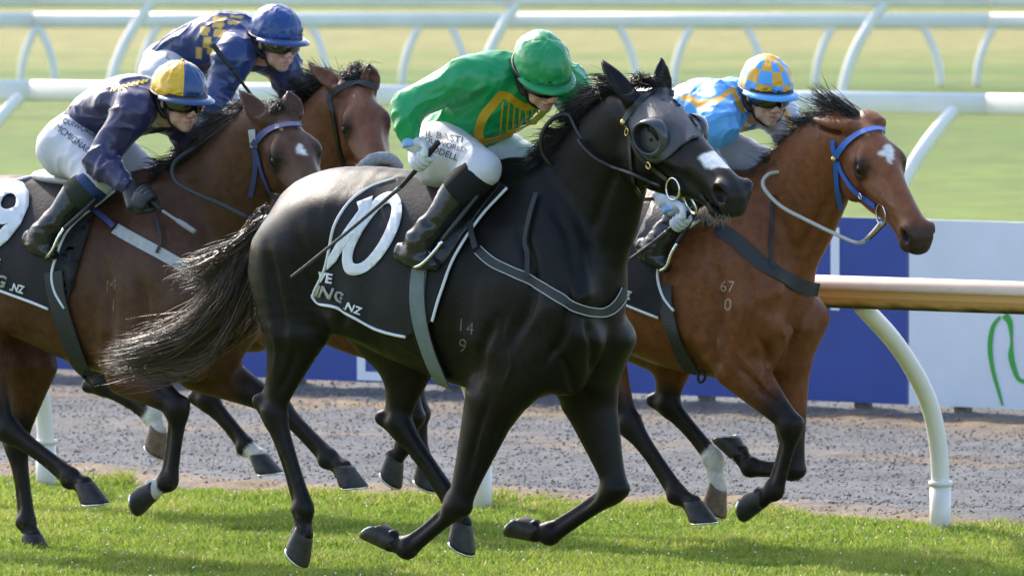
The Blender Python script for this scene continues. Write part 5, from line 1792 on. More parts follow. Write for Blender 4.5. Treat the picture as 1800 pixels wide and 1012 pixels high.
# near rail
NR = empty('running_rail', Matrix.Identity(4))
tag(NR, 'near white running rail with amber stained underside and curved posts', 'rail')
LT = .67
zc = 1.03
ra = G(-12, LT, zc); rb = G(7, LT, zc)
seg = [(-12, -7.1), (-7.09, -2.3), (-2.29, 2.6), (2.61, 7)]
for f0, f1 in seg:
    a, b = G(f0, LT, zc), G(f1, LT, zc)
    up_ = profile_bar('rail_top', a, b, [(-.064, .008), (-.066, .020), (-.058, .042), (-.034, .060), (0, .065), (.034, .060), (.058, .042), (.066, .020), (.064, .008)], M['pvc_top'], NR)
    lo_ = solid('rail_lower', ([G(0, 0)], []), M['rust'], NR) if False else None
    d = FRL.F
    prof = [(-.058, .0075), (-.063, -.02), (-.052, -.052), (-.03, -.066), (0, -.069), (.03, -.066), (.052, -.052), (.063, -.02), (.058, .0075)]
    s = np.cross(d, [0, 0, 1.0])
    V = [d * q + s * x + np.array([0, 0, y]) for q in (0, f1 - f0) for x, y in prof]
    n = len(prof)
    Fc = [(i, (i + 1) % n, n + (i + 1) % n, n + i) for i in range(n)] + [tuple(range(n))[::-1], tuple(range(n, 2 * n))]
    o = solid('rail_lower', (V, Fc), M['rust'], NR, smooth=False)
    o.location = a
post_path = [(0, 0, -.05), (0, 0, .2), (0, .02, .365), (0, .087, .53), (0, .217, .68), (0, .39, .82), (0, .587, .94), (0, LT - .01, .985)]
foot = [on_ground(1655, 935), None, None]
def f_at(u):
    fs = np.linspace(-12, 8, 4001)
    pu = project(FRL.world(np.stack([fs, np.zeros_like(fs), np.zeros_like(fs)], 1)))[:, 0]
    return float(fs[np.argmin(np.abs(pu - u))])
f_step = f_at(847), f_at(80)
for f in (f_step[1] - 2.35, f_step[1], f_step[0], 0.0, 2.3, 4.6):
    gooseneck('post', G(f, 0), (FRL, post_path), .038, M['pvc'], NR, sleeve=.2)

def far_rail(name, label, pL, pR, z, w_, h_, posts, base_dx, ptype, r, mat=None, zbase=0.0):
    """rail through two image points at height z; posts at image columns"""
    root = empty(name, Matrix.Identity(4)); tag(root, label, 'rail')
    A, B = on_ground(pL[0], pL[1], z), on_ground(pR[0], pR[1], z)
    d = (B - A); L = np.linalg.norm(d); d /= L
    cuts = np.linspace(-.9, 1.9, 7)
    for i in range(6):
        profile_bar('rail_beam', A + d * L * (cuts[i] + .0004), A + d * L * (cuts[i + 1] - .0004), oval(w_, h_), M['pvc'], root)
    px0 = project(np.array([A, B]))
    side = np.cross([0, 0, 1.0], d)                # away from camera
    for u, lean, kind in posts:
        t = (u - px0[0, 0]) / (px0[1, 0] - px0[0, 0])
        p = A + d * L * t
        # kind +1: foot left of the top, -1: foot right
        pts = []
        for q in np.linspace(0, 1, 9):
            # from top to foot: leaves the beam sloping, ends upright
            zz = (z - h_ * .2) * (1 - q)
            off = lean * (1 - (1 - q) ** 2.1)
            pts.append(np.array([p[0] - kind * off, p[1], 0]) + np.array([0, -.35 * (1 - (1 - q) ** 2) * base_dx, zz]))
        solid('post', tube(spline(np.array(pts), 3), r, 10), M['pvc'], root)
    return root

far_rail('running_rail', 'white rail with slanted posts running behind the jockeys at mid height', (0, 159), (1800, 185), 1.05, .06, .074,
         [(45, .52, 1), (868, .52, 1), (1690, .50, 1), (-800, .5, 1), (2500, .5, 1)], 1.0, 0, .048)
far_rail('running_rail', 'farther white rail whose tall curved posts cross the rail beyond', (0, 0), (1800, 1), 1.12, .06, .074,
         [(270, .44, 1), (915, .42, 1), (1560, .46, 1), (-370, .44, 1), (2200, .44, 1)], .6, 0, .05)
far_rail('running_rail', 'low white rail farthest away with thin bowed posts', (0, 36), (1800, 38), .70, .07, .085,
         [(70, .2, 1), (285, .24, 1), (745, .22, 1), (1222, .22, 1), (1470, .22, 1), (1752, .22, 1),
          (62, .22, -1), (545, .2, -1), (790, .2, -1), (1085, .22, -1), (1310, .2, -1), (1618, .22, -1)], .3, 0, .042)

# ---- advertising boards
def board(u0, u1, mat, label, letters=()):
    def on_line(u, z):
        # intersection of the pixel column with the boards' vertical plane
        d = ray(u, 600); t = ((_p0 - CPOS) @ bn) / (d @ bn)
        p = CPOS + d * t
        return np.array([p[0], p[1], z])
    a, b = on_line(u0, 0), on_line(u1, 0)
    root = empty('advertising_board', Matrix.Identity(4)); tag(root, label, 'board', 'boards along the gravel track')
    d = (b - a) / np.linalg.norm(b - a)
    bot, top = .055, BTOP
    cx = (a + b) / 2 + np.array([0, 0, (bot + top) / 2])
    L = np.linalg.norm(b - a)
    solid('panel', box(cx, (L / 2 - .004, .012, (top - bot) / 2), [d, bn, [0, 0, 1.0]]), mat, root, smooth=False)
    for q in (.12, .5, .88):
        solid('leg', box(a + d * L * q + bn * .05 + np.array([0, 0, .3]), (.035, .03, .36), [d, bn, [0, 0, 1.0]]), M['timber'], root, smooth=False)
    def surf(u, v):
        dr = ray(u, v); t = ((a - bn * .0155 - CPOS) @ bn) / (dr @ bn)
        return CPOS + dr * t
    for kind, data, m_ in letters:
        if kind == 'text':
            txt, u, v, hm = data
            cu = bpy.data.curves.new('t', 'FONT'); cu.body = txt; cu.size = hm / .7; cu.extrude = .002; cu.offset = .0
            ob = bpy.data.objects.new('t', cu); COL.objects.link(ob); bpy.context.view_layer.update()
            me = bpy.data.meshes.new_from_object(ob.evaluated_get(bpy.context.evaluated_depsgraph_get()))
            bpy.data.objects.remove(ob)
            p = surf(u, v)
            o = put('letter', me, m_, root, smooth=False)
            mt = Matrix.Identity(4)
            for i in range(3):
                mt[i][0], mt[i][1], mt[i][2], mt[i][3] = d[i], (0, 0, 1.0)[i], -bn[i], p[i]
            o.matrix_world = mt
        else:
            W = [surf(*q) for q in spline(np.array([r[:2] for r in data], float), 6)]
            wd = spline(np.array([[r[2]] for r in data], float), 6)[:, 0]
            V, Fc = ribbon(np.array(W), np.tile(-bn, (len(W), 1)), wd, .004)
            solid('letter', (V, Fc), m_, root, smooth=False)
    return root
_pt = on_ground(1700, 735, 0)
_d = ray(1700, 388); _t = ((_p0 - CPOS) @ bn) / (_d @ bn); BTOP = float((CPOS + _d * _t)[2])
board(1599, 2330, M['board_white'], 'white advertising board with green swirl at the right edge',
      [('curve', [(1758, 556, .012), (1745, 575, .022), (1740, 610, .026), (1745, 650, .02), (1756, 690, .016), (1762, 712, .01)], M['board_green']),
       ('curve', [(1766, 553, .04), (1775, 568, .03), (1778, 600, .012), (1777, 625, .03), (1783, 650, .026), (1792, 667, .02), (1812, 672, .02)], M['board_green'])])
board(880, 1597, M['board_blue'], 'blue advertising board beside the white one, behind the bay horse',
      [('curve', [(1468, 400, .05), (1468, 440, .05), (1468, 490, .05), (1468, 545, .05)], M['board_letter'])])
board(160, 878, M['board_blue'], 'blue advertising board with a white letter D between the black horse legs', [('text', ('D', 617, 667, .36), M['board_letter'])])
board(-560, 158, M['board_blue'], 'blue advertising board at the left edge behind horse nine')
# ---------------------------------------------------------------- build the field
black = build_horse(BLACK); bay = build_horse(BAY); nine = build_horse(NINE); rear = build_horse(REAR)
tag(black.root, 'black racehorse in dark blinkers leading in the foreground, all feet off the ground', 'horse', 'galloping racehorses')
tag(bay.root, 'bright bay racehorse with blue bridle and white star beside the rail', 'horse', 'galloping racehorses')
tag(nine.root, 'dark brown racehorse with navy bridle wearing number nine at the left', 'horse', 'galloping racehorses')
tag(rear.root, 'reddish bay racehorse with grey fleece noseband half hidden behind the others', 'horse', 'galloping racehorses')

HC = (.011, .009, .008)
mane(black, [(962, 300, 0), (988, 268, .01), (1017, 232, .02), (1046, 196, .03), (1074, 168, .06), (1102, 150, .09)], 4600, .105, .75, .42, HC, 1, spread=.02, tipcol=(.05, .025, .015), toside=.15, drop=.2)
mane(black, [(1108, 150, .09), (1125, 150, .08), (1140, 152, .06)], 220, .10, -.55, .5, HC, 2, tipcol=(.12, .05, .02), name='forelock')
tail(black, [(478, 400, 0, .03), (455, 428, .02, .04), (428, 478, .03, .046), (402, 536, .05, .052), (355, 584, .06, .048), (290, 610, .06, .04), (225, 626, .06, .036), (188, 630, .06, .03)], 3800, 3, (.034, .024, .018), (.20, .095, .05))
tail(black, [(478, 402, 0, .03), (450, 425, .02, .04), (415, 450, .03, .055), (375, 468, .04, .05), (335, 478, .05, .04), (318, 490, .05, .04)], 1300, 13, (.03, .022, .017), (.20, .10, .055), name='tail_wisps')
mane(bay, [(1370, 330, 0), (1390, 302, .01), (1412, 266, .02), (1440, 236, .05), (1470, 214, .08), (1490, 207, .09)], 3800, .12, .8, .34, HC, 4, tipcol=(.10, .05, .025), toside=.12, drop=.1)
mane(bay, [(1478, 214, .1), (1500, 212, .08), (1520, 214, .05)], 700, .17, .9, .45, HC, 5, tipcol=(.14, .07, .03), name='forelock')
mane(nine, [(275, 330, 0), (320, 290, 0), (365, 250, .01), (400, 220, .03), (440, 195, .07), (462, 190, .09)], 3800, .10, .6, .25, (.018, .014, .012), 6, tipcol=(.06, .035, .02), toside=.25, drop=.3)
mane(nine, [(468, 192, .09), (485, 188, .07), (500, 192, .04)], 900, .09, -.2, .05, (.03, .018, .012), 7, spread=.015, drop=.6, name='forelock')
mane(rear, [(480, 290, 0), (510, 240, .0), (535, 195, .02), (560, 165, .05), (590, 145, .08)], 2500, .12, .7, .4, HC, 8, toside=.1)
mane(rear, [(600, 140, .09), (620, 134, .07), (640, 138, .04)], 900, .09, -.15, .15, (.02, .012, .01), 9, spread=.02, drop=.4, name='forelock')
tail(nine, [(-150, 410, 0, .03), (-175, 440, .02, .05), (-210, 500, .03, .08), (-260, 570, .05, .08), (-330, 610, .06, .05)], 900, 15, (.02, .016, .014), (.08, .04, .02))
tail(bay, [(888, 420, 0, .03), (865, 450, .02, .04), (830, 500, .03, .07), (780, 560, .05, .07), (720, 590, .06, .05)], 800, 16, (.014, .011, .01), (.08, .04, .02))

def px_strands(name, hs, px, n, L, d, col, seed, spread=.01, bvh=None):
    """short hairs from surface points"""
    rs = np.random.RandomState(seed)
    base = []
    for u, v in px:
        r = cast_soft(hs.bvh, u, v, *np.mean(px, 0)); base.append(hs.fr.loc(r[0]))
    base = spline(np.array(base), 4)
    i = rs.randint(0, len(base), n)
    p0 = base[i] + rs.normal(size=(n, 3)) * spread
    s = np.linspace(0, 1, 5)
    dd = np.array(d) + rs.normal(size=(n, 3)) * .3
    Lines = p0[:, None] + (L * (.4 + .6 * rs.rand(n)))[:, None, None] * dd[:, None] * s[None, :, None]
    strands(name, Lines, np.full(n, .0011), np.tile(np.array(col), (n, 1)) * (.6 + .8 * rs.rand(n, 1)), M['hair'], hs.root)
px_strands('chin_hair', black, [(1236, 372), (1255, 383), (1275, 378)], 90, .04, (-.15, 0, -.8), (.16, .14, .11), 5)

def surf(hs, u, v, off):
    r = cast_soft(hs.bvh, u, v, u - 20, v - 10)
    return hs.fr.loc(r[0] + r[1] * off)

def bit_ring(hs, parent, u, v, rad, off=.012, r=.0045, tilt=0.0, mat='steel'):
    c = surf(hs, u, v, off)
    H = hs.H
    return ring('bit_ring', c, H.a, H.n * math.cos(tilt) + H.b * math.sin(tilt), rad, r, M[mat], parent)

def stud(hs, parent, u, v, off, rad, mat, name='rosette'):
    bm = bmesh.new(); bmesh.ops.create_uvsphere(bm, u_segments=14, v_segments=8, radius=rad)
    e = bpy.data.meshes.new(name); bm.to_mesh(e); bm.free()
    o = put(name, e, M[mat], parent); o.location = L2B(surf(hs, u, v, off))[0]
    return o

# ---- black horse: saddlecloth, saddle, straps, bridle, blinkers
sc = saddlecloth(black, [(705, 316), (640, 338), (608, 366), (588, 402), (581, 445), (574, 475), (560, 505), (548, 522), (563, 531), (600, 542), (640, 563), (680, 579), (718, 588), (764, 562),
                         (771, 535), (783, 500), (800, 457), (828, 412), (860, 373), (898, 331), (860, 318), (780, 314)],
                 [[(697, 320), (650, 336), (613, 364), (591, 400), (583, 440), (576, 472), (561, 505), (549, 521)],
                  [(549, 521), (563, 531), (590, 537), (620, 552), (660, 572), (690, 582), (718, 588)],
                  [(897, 334), (860, 373), (828, 412), (800, 457), (782, 505), (770, 540), (764, 562)]],
                 'black saddlecloth with white number ten under the green jockey')
def ellipse_ring(c, a, b, ang, w_, n=36):
    e1 = np.array([math.cos(R(ang)), math.sin(R(ang))]); e2 = np.array([-e1[1], e1[0]])
    out = [np.array(c) + a * math.cos(t) * e1 + b * math.sin(t) * e2 for t in np.linspace(0, 2 * math.pi, n, endpoint=False)]
    inn = [np.array(c) + (a - w_ * 1.1) * math.cos(t) * e1 + (b - w_) * math.sin(t) * e2 for t in np.linspace(0, 2 * math.pi, n, endpoint=False)]
    return out, inn
o_, i_ = ellipse_ring((660, 415), 78, 37, -58, 19)
bm = bmesh.new()
vo = [bm.verts.new((*p, 0)) for p in o_]; vi = [bm.verts.new((*p, 0)) for p in i_]
for k in range(len(vo)):
    k2 = (k + 1) % len(vo); bm.faces.new([vo[k], vo[k2], vi[k2], vi[k]])
map_patch('number_zero', bm, FB, black.bvh, .0225, M['cloth_white'], sc, cell=9, amp=.004, thick=.003, cen=(660, 415))
patch('number_one', [(630, 362), (657, 352), (655, 368), (622, 420), (598, 458), (581, 474), (583, 452), (612, 405), (634, 374)], FB, black.bvh, .0228, M['cloth_white'], sc, cell=9, amp=.004, thick=.003)
text_patch('lettering', 'VE', (564, 493), (22, 4), 17, FB, black.bvh, .0225, M['cloth_white'], sc, cell=9, amp=.004, thick=.002, bold=.03)
text_patch('lettering', 'ING', (560, 517), (27, 9), 19, FB, black.bvh, .0225, M['cloth_grey'], sc, cell=9, amp=.004, thick=.002, bold=.03)
text_patch('lettering', '.NZ', (610, 540), (17, 6.5), 13, FB, black.bvh, .0225, M['cloth_white'], sc, cell=9, amp=.004, thick=.002, bold=.03)

saddle(black, [(738, 327, .08, .02), (775, 330, .12, .024), (840, 324, .12, .024), (892, 308, .085, .024)],
       [(800, 338), (868, 322), (888, 330), (850, 376), (815, 420), (788, 462), (766, 476), (748, 455), (770, 400)],
       [(778, 424, .345), (760, 446, .36), (742, 464, .365), (728, 470, .34), (731, 468, .29), (752, 452, .275), (774, 426, .31)],
       [(842, 340, .25), (805, 388, .31), (776, 425, .335)], [M['leather_black']], 'small black racing saddle under the green jockey')
gr = group_root('girth', black, 'wide grey elastic girth strap round the black horse', 'girth')
strap('girth_strap', [(743, 474), (739, 505), (740, 540), (748, 580), (763, 625), (777, 656), (783, 668)], FB, black.bvh, .064, M['web_grey'], gr, off=.024, thick=.006)
W, N = strap_pts([(725, 474), (721, 515), (725, 560), (736, 600), (755, 645), (772, 682)], black.bvh, .028)
edge_line('edge_seam', [(729, 478), (724, 515), (728, 555), (738, 595), (756, 640), (766, 662)], FB, black.bvh, .0016, M['leather_black'], gr, .029)
edge_line('edge_seam', [(754, 478), (753, 515), (757, 555), (766, 595), (783, 640), (790, 656)], FB, black.bvh, .0016, M['leather_black'], gr, .029)

def breast(hs, label, main, width, mat, neck_strap, joint, jmat, nw=.018, piping=None):
    root = group_root('breastplate', hs, label, 'breastplate')
    strap('breast_strap', main, hs.fr, hs.bvh, width, M[mat], root, off=.008)
    if neck_strap: strap('neck_strap', neck_strap, hs.fr, hs.bvh, nw, M['leather_soft'], root, off=.016)
    if joint: strap('side_strap', joint, hs.fr, hs.bvh, .022, M[jmat], root, off=.03)
    if piping:
        m = np.array(main, float); t = np.gradient(m, axis=0); t /= np.linalg.norm(t, axis=1)[:, None]
        nn = np.stack([-t[:, 1], t[:, 0]], 1)
        for sgn in (-1, 1):
            edge_line('piping', [tuple(q) for q in m + nn * sgn * piping], hs.fr, hs.bvh, .0022, M['web_pale'], root, .012)
    return root
breast(black, 'dark breastplate strap with pale piping across the black horse chest', [(842, 440), (868, 462), (905, 479), (945, 498), (985, 525), (1020, 542), (1050, 549), (1072, 542), (1087, 526), (1096, 508)], .036, 'leather_soft',
       [(945, 342), (932, 390), (926, 440), (926, 488)], [(830, 395), (836, 420), (842, 440)], 'leather_soft', piping=8)

br = group_root('bridle', black, 'black bridle with brass fittings and ring bit on the black horse', 'bridle')
# blinker hood
hd = group_root('blinker_hood', black, 'black blinker hood with round eye cups on the leading horse', 'blinkers')
patch('hood', [(1102, 214), (1117, 190), (1136, 172), (1160, 163), (1180, 171), (1196, 187), (1211, 212), (1230, 243), (1218, 245), (1200, 256), (1180, 274), (1160, 286), (1140, 284), (1122, 268), (1110, 245)],
      FB, black.bvh, .004, M['lycra'], hd, cell=8, thick=.003)
for sgn in (1, -1):
    H = black.H
    V, F = [], []
    m = 36
    ctr = (.205, .060, -.056)
    for k in range(m):
        th = 2 * math.pi * k / m
        ct, st = math.cos(th), math.sin(th)
        back = .5 - .5 * ct
        for rad, hh in ((.074, .004), (.072, .012 + .012 * back), (.066, .02 + .026 * back), (.060, .024 + .032 * back), (.054, .026 + .034 * back), (.050, .022 + .030 * back)):
            V.append(H(ctr[0] + rad * ct * 1.0, sgn * (ctr[1] + hh), ctr[2] + rad * .82 * st))
    for k in range(m):
        k2 = (k + 1) % m
        for q in range(5):
            F.append((k * 6 + q, k2 * 6 + q, k2 * 6 + q + 1, k * 6 + q + 1))
    o = solid('eye_cup', (L2B(V), F), M['vinyl'], hd)
    md = o.modifiers.new('thickness', 'SOLIDIFY'); md.thickness = .003
head_strap('browband', black, [(1101, 213), (1112, 194), (1126, 178), (1142, 167), (1163, 161), (1180, 167)], .026, M['leather_black'], br, off=.012, both=False)
head_strap('throatlatch', black, [(1101, 216), (1109, 240), (1111, 285), (1116, 318), (1124, 345)], .016, M['leather_black'], br, off=.008)
head_strap('cheekpiece', black, [(1103, 220), (1112, 245), (1124, 270), (1140, 288), (1158, 302), (1175, 315)], .016, M['leather_black'], br, off=.009)
stud(black, br, 1100, 215, .014, .012, 'brass')
ring('buckle', surf(black, 1107, 232, .014), black.H.a, black.H.n, .009, .0025, M['brass'], br, R2=.014)
ring('buckle', surf(black, 1142, 289, .014), black.H.a, black.H.n, .013, .003, M['brass'], br, R2=.011)
bit_ring(black, br, 1187, 330, .040)
bit_ring(black, br, 1212, 358, .042, off=.016, tilt=.5)
rn = edge_line('rein', [(1168, 324), (1130, 308), (1088, 293), (1056, 279), (1036, 262), (1024, 246)], FB, black.bvh, .0085, M['leather_black'], br, .02)
rod('rein', [(1024, 246, .13), (1012, 225, .12), (1000, 203, .11), (980, 204, .12), (960, 222, .13), (951, 246, .13), (953, 268, .12), (966, 288, .10), (985, 300, .06)], FB, .0085, M['leather_black'], br)
def brand(hs, items, col=(.11, .10, .098)):
    bmat = plain('frosted_brand_hair', col, .6, .3, nscale=120, namp=.5)
    for t_, u, v, h_ in items:
        text_patch('freeze_brand', t_, (u, v), (h_ * 1.3, h_ * .08), h_, hs.fr, hs.bvh, .0012, bmat, hs.root, cell=8, thick=0, bold=-.006)
brand(black, [('1', 803, 581, 22), ('4', 819, 587, 22), ('9', 805, 618, 24)])
brand(bay, [('67', 1265, 512, 20), ('0', 1272, 545, 22)], (.42, .30, .22))
brand(nine, [('1', 182, 512, 20), ('4', 193, 508, 20), ('1', 193, 545, 20)], (.17, .12, .09))

# ---- horse nine
sc9 = saddlecloth(nine, [(-110, 380), (-50, 342), (20, 322), (90, 316), (150, 320), (205, 338), (170, 369), (143, 388), (119, 415), (106, 445), (96, 480), (101, 511), (118, 540), (90, 541), (50, 525), (0, 508), (-60, 490), (-115, 470)],
                  [[(-60, 420), (-35, 380), (-8, 350), (22, 328), (60, 317), (85, 315)], [(-115, 470), (-60, 490), (0, 508), (50, 525), (90, 541)],
                   [(205, 340), (170, 369), (143, 388), (119, 415), (106, 445), (96, 480), (101, 511), (118, 540)]],
                  'black saddlecloth with white number nine at the left edge')
text_patch('number_nine', '9', (-38, 438), (150, 0), 112, nine.fr, nine.bvh, .0225, M['cloth_white'], sc9, cell=9, amp=.004, thick=.003, shear=.25, bold=.03)
text_patch('lettering', 'VE', (-22, 468), (24, 4), 17, nine.fr, nine.bvh, .0225, M['cloth_white'], sc9, cell=9, amp=.004, thick=.002, bold=.03)
text_patch('lettering', 'ING', (-34, 492), (28, 7), 19, nine.fr, nine.bvh, .0225, M['cloth_grey'], sc9, cell=9, amp=.004, thick=.002, bold=.03)
text_patch('lettering', '.NZ', (23, 508), (14, 4), 13, nine.fr, nine.bvh, .0225, M['cloth_white'], sc9, cell=9, amp=.004, thick=.002, bold=.03)
saddle(nine, [(75, 309, .08, .026), (110, 312, .12, .03), (160, 318, .12, .025), (222, 312, .08, .024)],
       [(128, 330), (200, 336), (162, 368), (132, 396), (112, 425), (96, 440), (80, 438), (92, 395)],
       [(112, 402, .35), (102, 418, .365), (92, 440, .365), (82, 452, .34), (84, 452, .29), (98, 432, .28), (110, 404, .31)],
       [(172, 345, .25), (140, 378, .31), (112, 403, .335)], [M['foam_pad']], 'racing saddle with pale seat pad under the purple jockey')
g9 = group_root('girth', nine, 'black girth strap round the dark brown horse', 'girth')
strap('girth_strap', [(98, 478), (102, 510), (112, 550), (128, 595), (144, 635), (156, 662)], nine.fr, nine.bvh, .088, M['leather_soft'], g9, off=.018, thick=.006)
breast(nine, 'breastplate of pale webbing with navy side strap on horse nine', [(204, 403), (250, 428), (300, 455), (350, 484), (400, 500)], .046, 'web_pale', [(272, 372), (281, 400), (286, 425), (278, 446)], [(160, 371), (182, 386), (206, 404)], 'strap_navy', nw=.012)
b9 = group_root('bridle', nine, 'navy nylon bridle with white cheek guard on horse nine', 'bridle')
head_strap('browband', nine, [(446, 256), (458, 241), (476, 229), (504, 222), (526, 222)], .027, M['strap_navy'], b9, off=.01, both=False)
head_strap('headpiece', nine, [(444, 228), (446, 242), (448, 258)], .03, M['web_pale'], b9, off=.009)
head_strap('throatlatch', nine, [(449, 260), (450, 295), (445, 325), (440, 345)], .02, M['strap_navy'], b9, off=.008)
head_strap('cheekpiece', nine, [(450, 262), (459, 290), (468, 316), (479, 340), (490, 362)], .022, M['strap_navy'], b9, off=.009)
bit_ring(nine, b9, 437, 383, .02, off=.03)
rod('rein', [(345, 258, .1), (312, 280, .16), (303, 300, .2), (312, 322, .22), (345, 341, .23), (390, 360, .22), (437, 383, .21)], nine.fr, [.009, .009, .009, .009, .009, .010, .011], M['leather_soft'], b9)
rod('rein', [(437, 383, .21), (470, 386, .23), (500, 392, .27), (525, 400, .3)], nine.fr, .009, M['strap_navy'], b9)

# ---- bay horse
scb = saddlecloth(bay, [(1040, 395), (1100, 366), (1180, 358), (1240, 386), (1203, 414), (1170, 447), (1160, 481), (1167, 515), (1190, 546), (1162, 557), (1093, 529), (1040, 505)],
                  [[(1238, 389), (1203, 414), (1170, 447), (1160, 481), (1167, 515), (1190, 546)], [(1040, 505), (1093, 529), (1162, 557)]], 'black saddlecloth with white piping on the bay horse')
text_patch('lettering', '.NZ', (1087, 516), (16, 5), 13, bay.fr, bay.bvh, .0225, M['cloth_white'], scb, cell=9, amp=.004, thick=.002, bold=.03)
saddle(bay, [(1075, 348, .08, .024), (1110, 350, .12, .028), (1170, 348, .12, .025), (1230, 338, .08, .024)],
       [(1150, 362), (1225, 370), (1195, 405), (1168, 440), (1150, 465), (1130, 460), (1120, 430)],
       [(1190, 428, .345), (1180, 446, .355), (1172, 468, .355), (1160, 476, .335), (1162, 474, .285), (1175, 455, .275), (1188, 430, .305)],
       [(1230, 355, .24), (1210, 395, .30), (1190, 428, .325)], [M['leather_black']], 'black racing saddle under the light blue jockey')
gb = group_root('girth', bay, 'black girth strap with a hanging ring round the bay horse', 'girth')
strap('girth_strap', [(1172, 500), (1176, 540), (1188, 585), (1204, 622), (1220, 650)], bay.fr, bay.bvh, .07, M['leather_soft'], gb, off=.018, thick=.006)
ring('girth_ring', bay.fr.P(1233, 662, .12), (.8, 0, .2), (0, 0, 1), .022, .006, M['rubber'], gb)
breast(bay, 'wide black breastplate across the bay horse chest', [(1262, 402), (1290, 419), (1322, 447), (1355, 473), (1392, 495), (1416, 505), (1436, 509)], .056, 'leather_soft', [(1364, 342), (1357, 385), (1353, 425), (1356, 468)], [(1235, 385), (1250, 394), (1265, 404)], 'leather_soft', nw=.014)
bb_ = group_root('bridle', bay, 'bright blue nylon bridle with pale rubber rein on the bay horse', 'bridle')
head_strap('browband', bay, [(1469, 277), (1480, 261), (1496, 246), (1518, 234), (1538, 229), (1551, 230)], .026, M['strap_blue'], bb_, off=.01, both=False)
head_strap('headpiece', bay, [(1465, 247), (1467, 262), (1470, 277)], .02, M['strap_blue'], bb_, off=.009)
head_strap('throatlatch', bay, [(1470, 280), (1472, 315), (1474, 345), (1477, 366)], .02, M['strap_blue'], bb_, off=.008)
head_strap('cheekpiece', bay, [(1473, 283), (1484, 306), (1500, 330), (1520, 347), (1541, 362)], .022, M['strap_blue'], bb_, off=.009)
stud(bay, bb_, 1469, 277, .016, .013, 'brass')
ring('buckle', surf(bay, 1515, 341, .016), bay.H.a, bay.H.n, .014, .003, M['steel'], bb_, R2=.010)
bit_ring(bay, bb_, 1553, 376, .042)
_q = surf(bay, 1548, 392, .02)
rp = [_q] + [bay.fr.P(u, v, l) for u, v, l in ((1528, 415, .30), (1508, 427, .27), (1470, 412, .24), (1420, 388, .22), (1375, 364, .20), (1348, 338, .19), (1341, 320, .18), (1352, 306, .15), (1374, 303, .10), (1398, 309, .02))]
solid('rein', tube(L2B(spline(np.array(rp), 6)), .0082, 8), M['rein_grey'], bb_)
solid('lip_strap', tube(L2B(spline(np.array([surf(bay, 1562, 392, .012), bay.fr.P(1545, 405, .34), bay.fr.P(1530, 420, .31)]), 5)), .004, 6), M['leather_black'], bb_)

# ---- rear horse
br4 = group_root('bridle', rear, 'dark bridle with grey fleece noseband on the horse behind', 'bridle')
head_strap('browband', rear, [(578, 174), (590, 160), (610, 151), (634, 148), (658, 153)], .026, M['leather_soft'], br4, off=.01, both=False)
head_strap('cheekpiece', rear, [(579, 176), (587, 205), (594, 240), (598, 265), (605, 290)], .02, M['leather_black'], br4, off=.009)
H = rear.H
nbp = [H(.45, .070 * math.cos(t), -.083 + .078 * math.sin(t)) for t in np.linspace(0, 2 * math.pi, 40, endpoint=False)]
nb = solid('fleece_noseband', tube(L2B(nbp), .028, 12, closed=True), M['sheep_grey'], br4)
for _v in nb.data.vertices:
    _v.co += _v.normal * .006 * float(vnoise(np.array([list(_v.co)]) * 60, 3)[0])
scr = saddlecloth(rear, [(215, 375), (270, 340), (345, 330), (395, 350), (360, 385), (335, 420), (325, 450), (335, 490), (350, 515), (325, 525), (260, 500), (210, 480)], [[(393, 352), (360, 385), (335, 420), (325, 450), (335, 490), (350, 515)]], 'black saddlecloth on the horse hidden behind number nine')

# ---- jockeys
jg = jockey(black, GREEN); jn = jockey(nine, NINEJ); jr = jockey(rear, REARJ); jbl = jockey(bay, BAYJ)
M['gold'] = plain('gold_print', (.55, .33, .02), .42, .5, bump=.2, bscale=60)
for pts, w_ in (([(880, 166), (868, 182), (853, 200), (843, 222), (841, 238), (850, 251)], .036), ([(848, 250), (875, 243), (900, 232), (925, 220), (947, 205), (962, 188)], .042),
                ([(874, 165), (890, 168), (905, 178), (920, 187), (942, 186), (962, 180)], .030)):
    strap('gold_harp', pts, FB, jg.jb, w_, M['gold'], jg.root, off=.003, thick=.003)
for a, b in (((884, 178), (878, 236)), ((894, 180), (890, 231)), ((904, 185), (901, 226)), ((914, 190), (912, 220)), ((924, 192), (923, 213)), ((934, 190), (935, 206)), ((943, 188), (945, 200))):
    strap('gold_harp', [a, ((a[0] + b[0]) / 2, (a[1] + b[1]) / 2), b], FB, jg.jb, .007, M['gold'], jg.root, off=.003, thick=.003)
tx = dict(cell=6, thick=0)
text_patch('lettering', 'IL BASTI', (746, 239), (19, 3.6), 11, FB, jg.bb, .002, M['ink'], jg.root, **tx)
text_patch('lettering', 'EQUIWORLD', (738, 247), (13.5, 3.6), 9, FB, jg.bb, .002, M['ink'], jg.root, **tx)
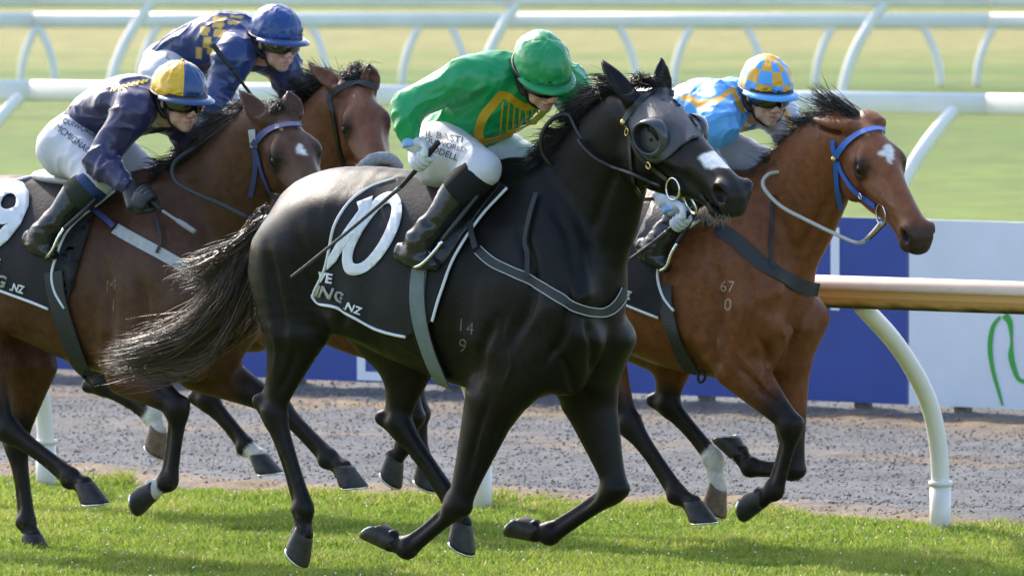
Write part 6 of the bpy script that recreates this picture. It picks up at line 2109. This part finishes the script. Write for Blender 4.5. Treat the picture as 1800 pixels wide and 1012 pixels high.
text_patch('lettering', 'RIDDELL', (746, 262), (15, 5.5), 11, FB, jg.bb, .002, M['ink'], jg.root, **tx)
text_patch('lettering', 'EQUIWORLD', (103, 212), (11, 5.0), 9, nine.fr, jn.bb, .002, M['ink'], jn.root, **tx)
text_patch('lettering', 'MCMIGNAGH', (95, 226), (11, 8.5), 12, nine.fr, jn.bb, .002, M['ink'], jn.root, **tx)
text_patch('lettering', 'E', (290, 103), (18, 3), 10, rear.fr, jr.bb, .002, M['ink'], jr.root, **tx)
M['gold_thread'] = plain('gold_script', (.62, .45, .05), .5, .4)
for i in range(7):
    u0 = 196 + i * 9; v0 = 162 - i * 2.2
    strap('gold_script', [(u0, v0), (u0 + 3, v0 - 9), (u0 + 6, v0 - 2), (u0 + 9, v0 - 8)], nine.fr, jn.jb, .007, M['gold_thread'], jn.root, off=.003, thick=.002, n=4)

whip(FB, ([(771, 250, .335), (752, 272, .33), (735, 294, .325), (705, 328, .33)], [(705, 328, .33), (620, 400, .345), (545, 461, .355), (512, 487, .36)], None), ([.011, .012, .011, .009], [.0085, .007, .006, .0065], 0), (M['rubber'], M['whip']), 'black whip in the gloved hand of the green jockey')
whip(nine.fr, ([(245, 335, .315), (268, 356, .32), (285, 370, .32)], [(285, 370, .32), (300, 380, .32), (312, 388, .32)], [(312, 388, .32), (325, 396, .32), (343, 408, .32)]), ([.011, .011, .008], [.006, .006, .007], [.010, .012, .011]), (M['rubber'], M['whip_pale'], M['whip_pale']), 'short pale whip held low by the purple jockey')
whip(rear.fr, ([(373, 77, .36), (390, 100, .355), (408, 122, .345)], [(408, 122, .345), (440, 165, .27), (458, 190, .22)], None), ([.012, .012, .010], [.008, .007, .006], 0), (M['rubber'], M['rubber']), 'black whip slanting across the navy jockey shoulder')
whip(bay.fr, ([(1222, 362, .345), (1196, 388, .335), (1175, 405, .335)], [(1175, 405, .335), (1140, 432, .345), (1108, 455, .35)], None), ([.011, .012, .010], [.009, .008, .007], 0), (M['rubber'], M['whip']), 'dark whip held down by the light blue jockey')
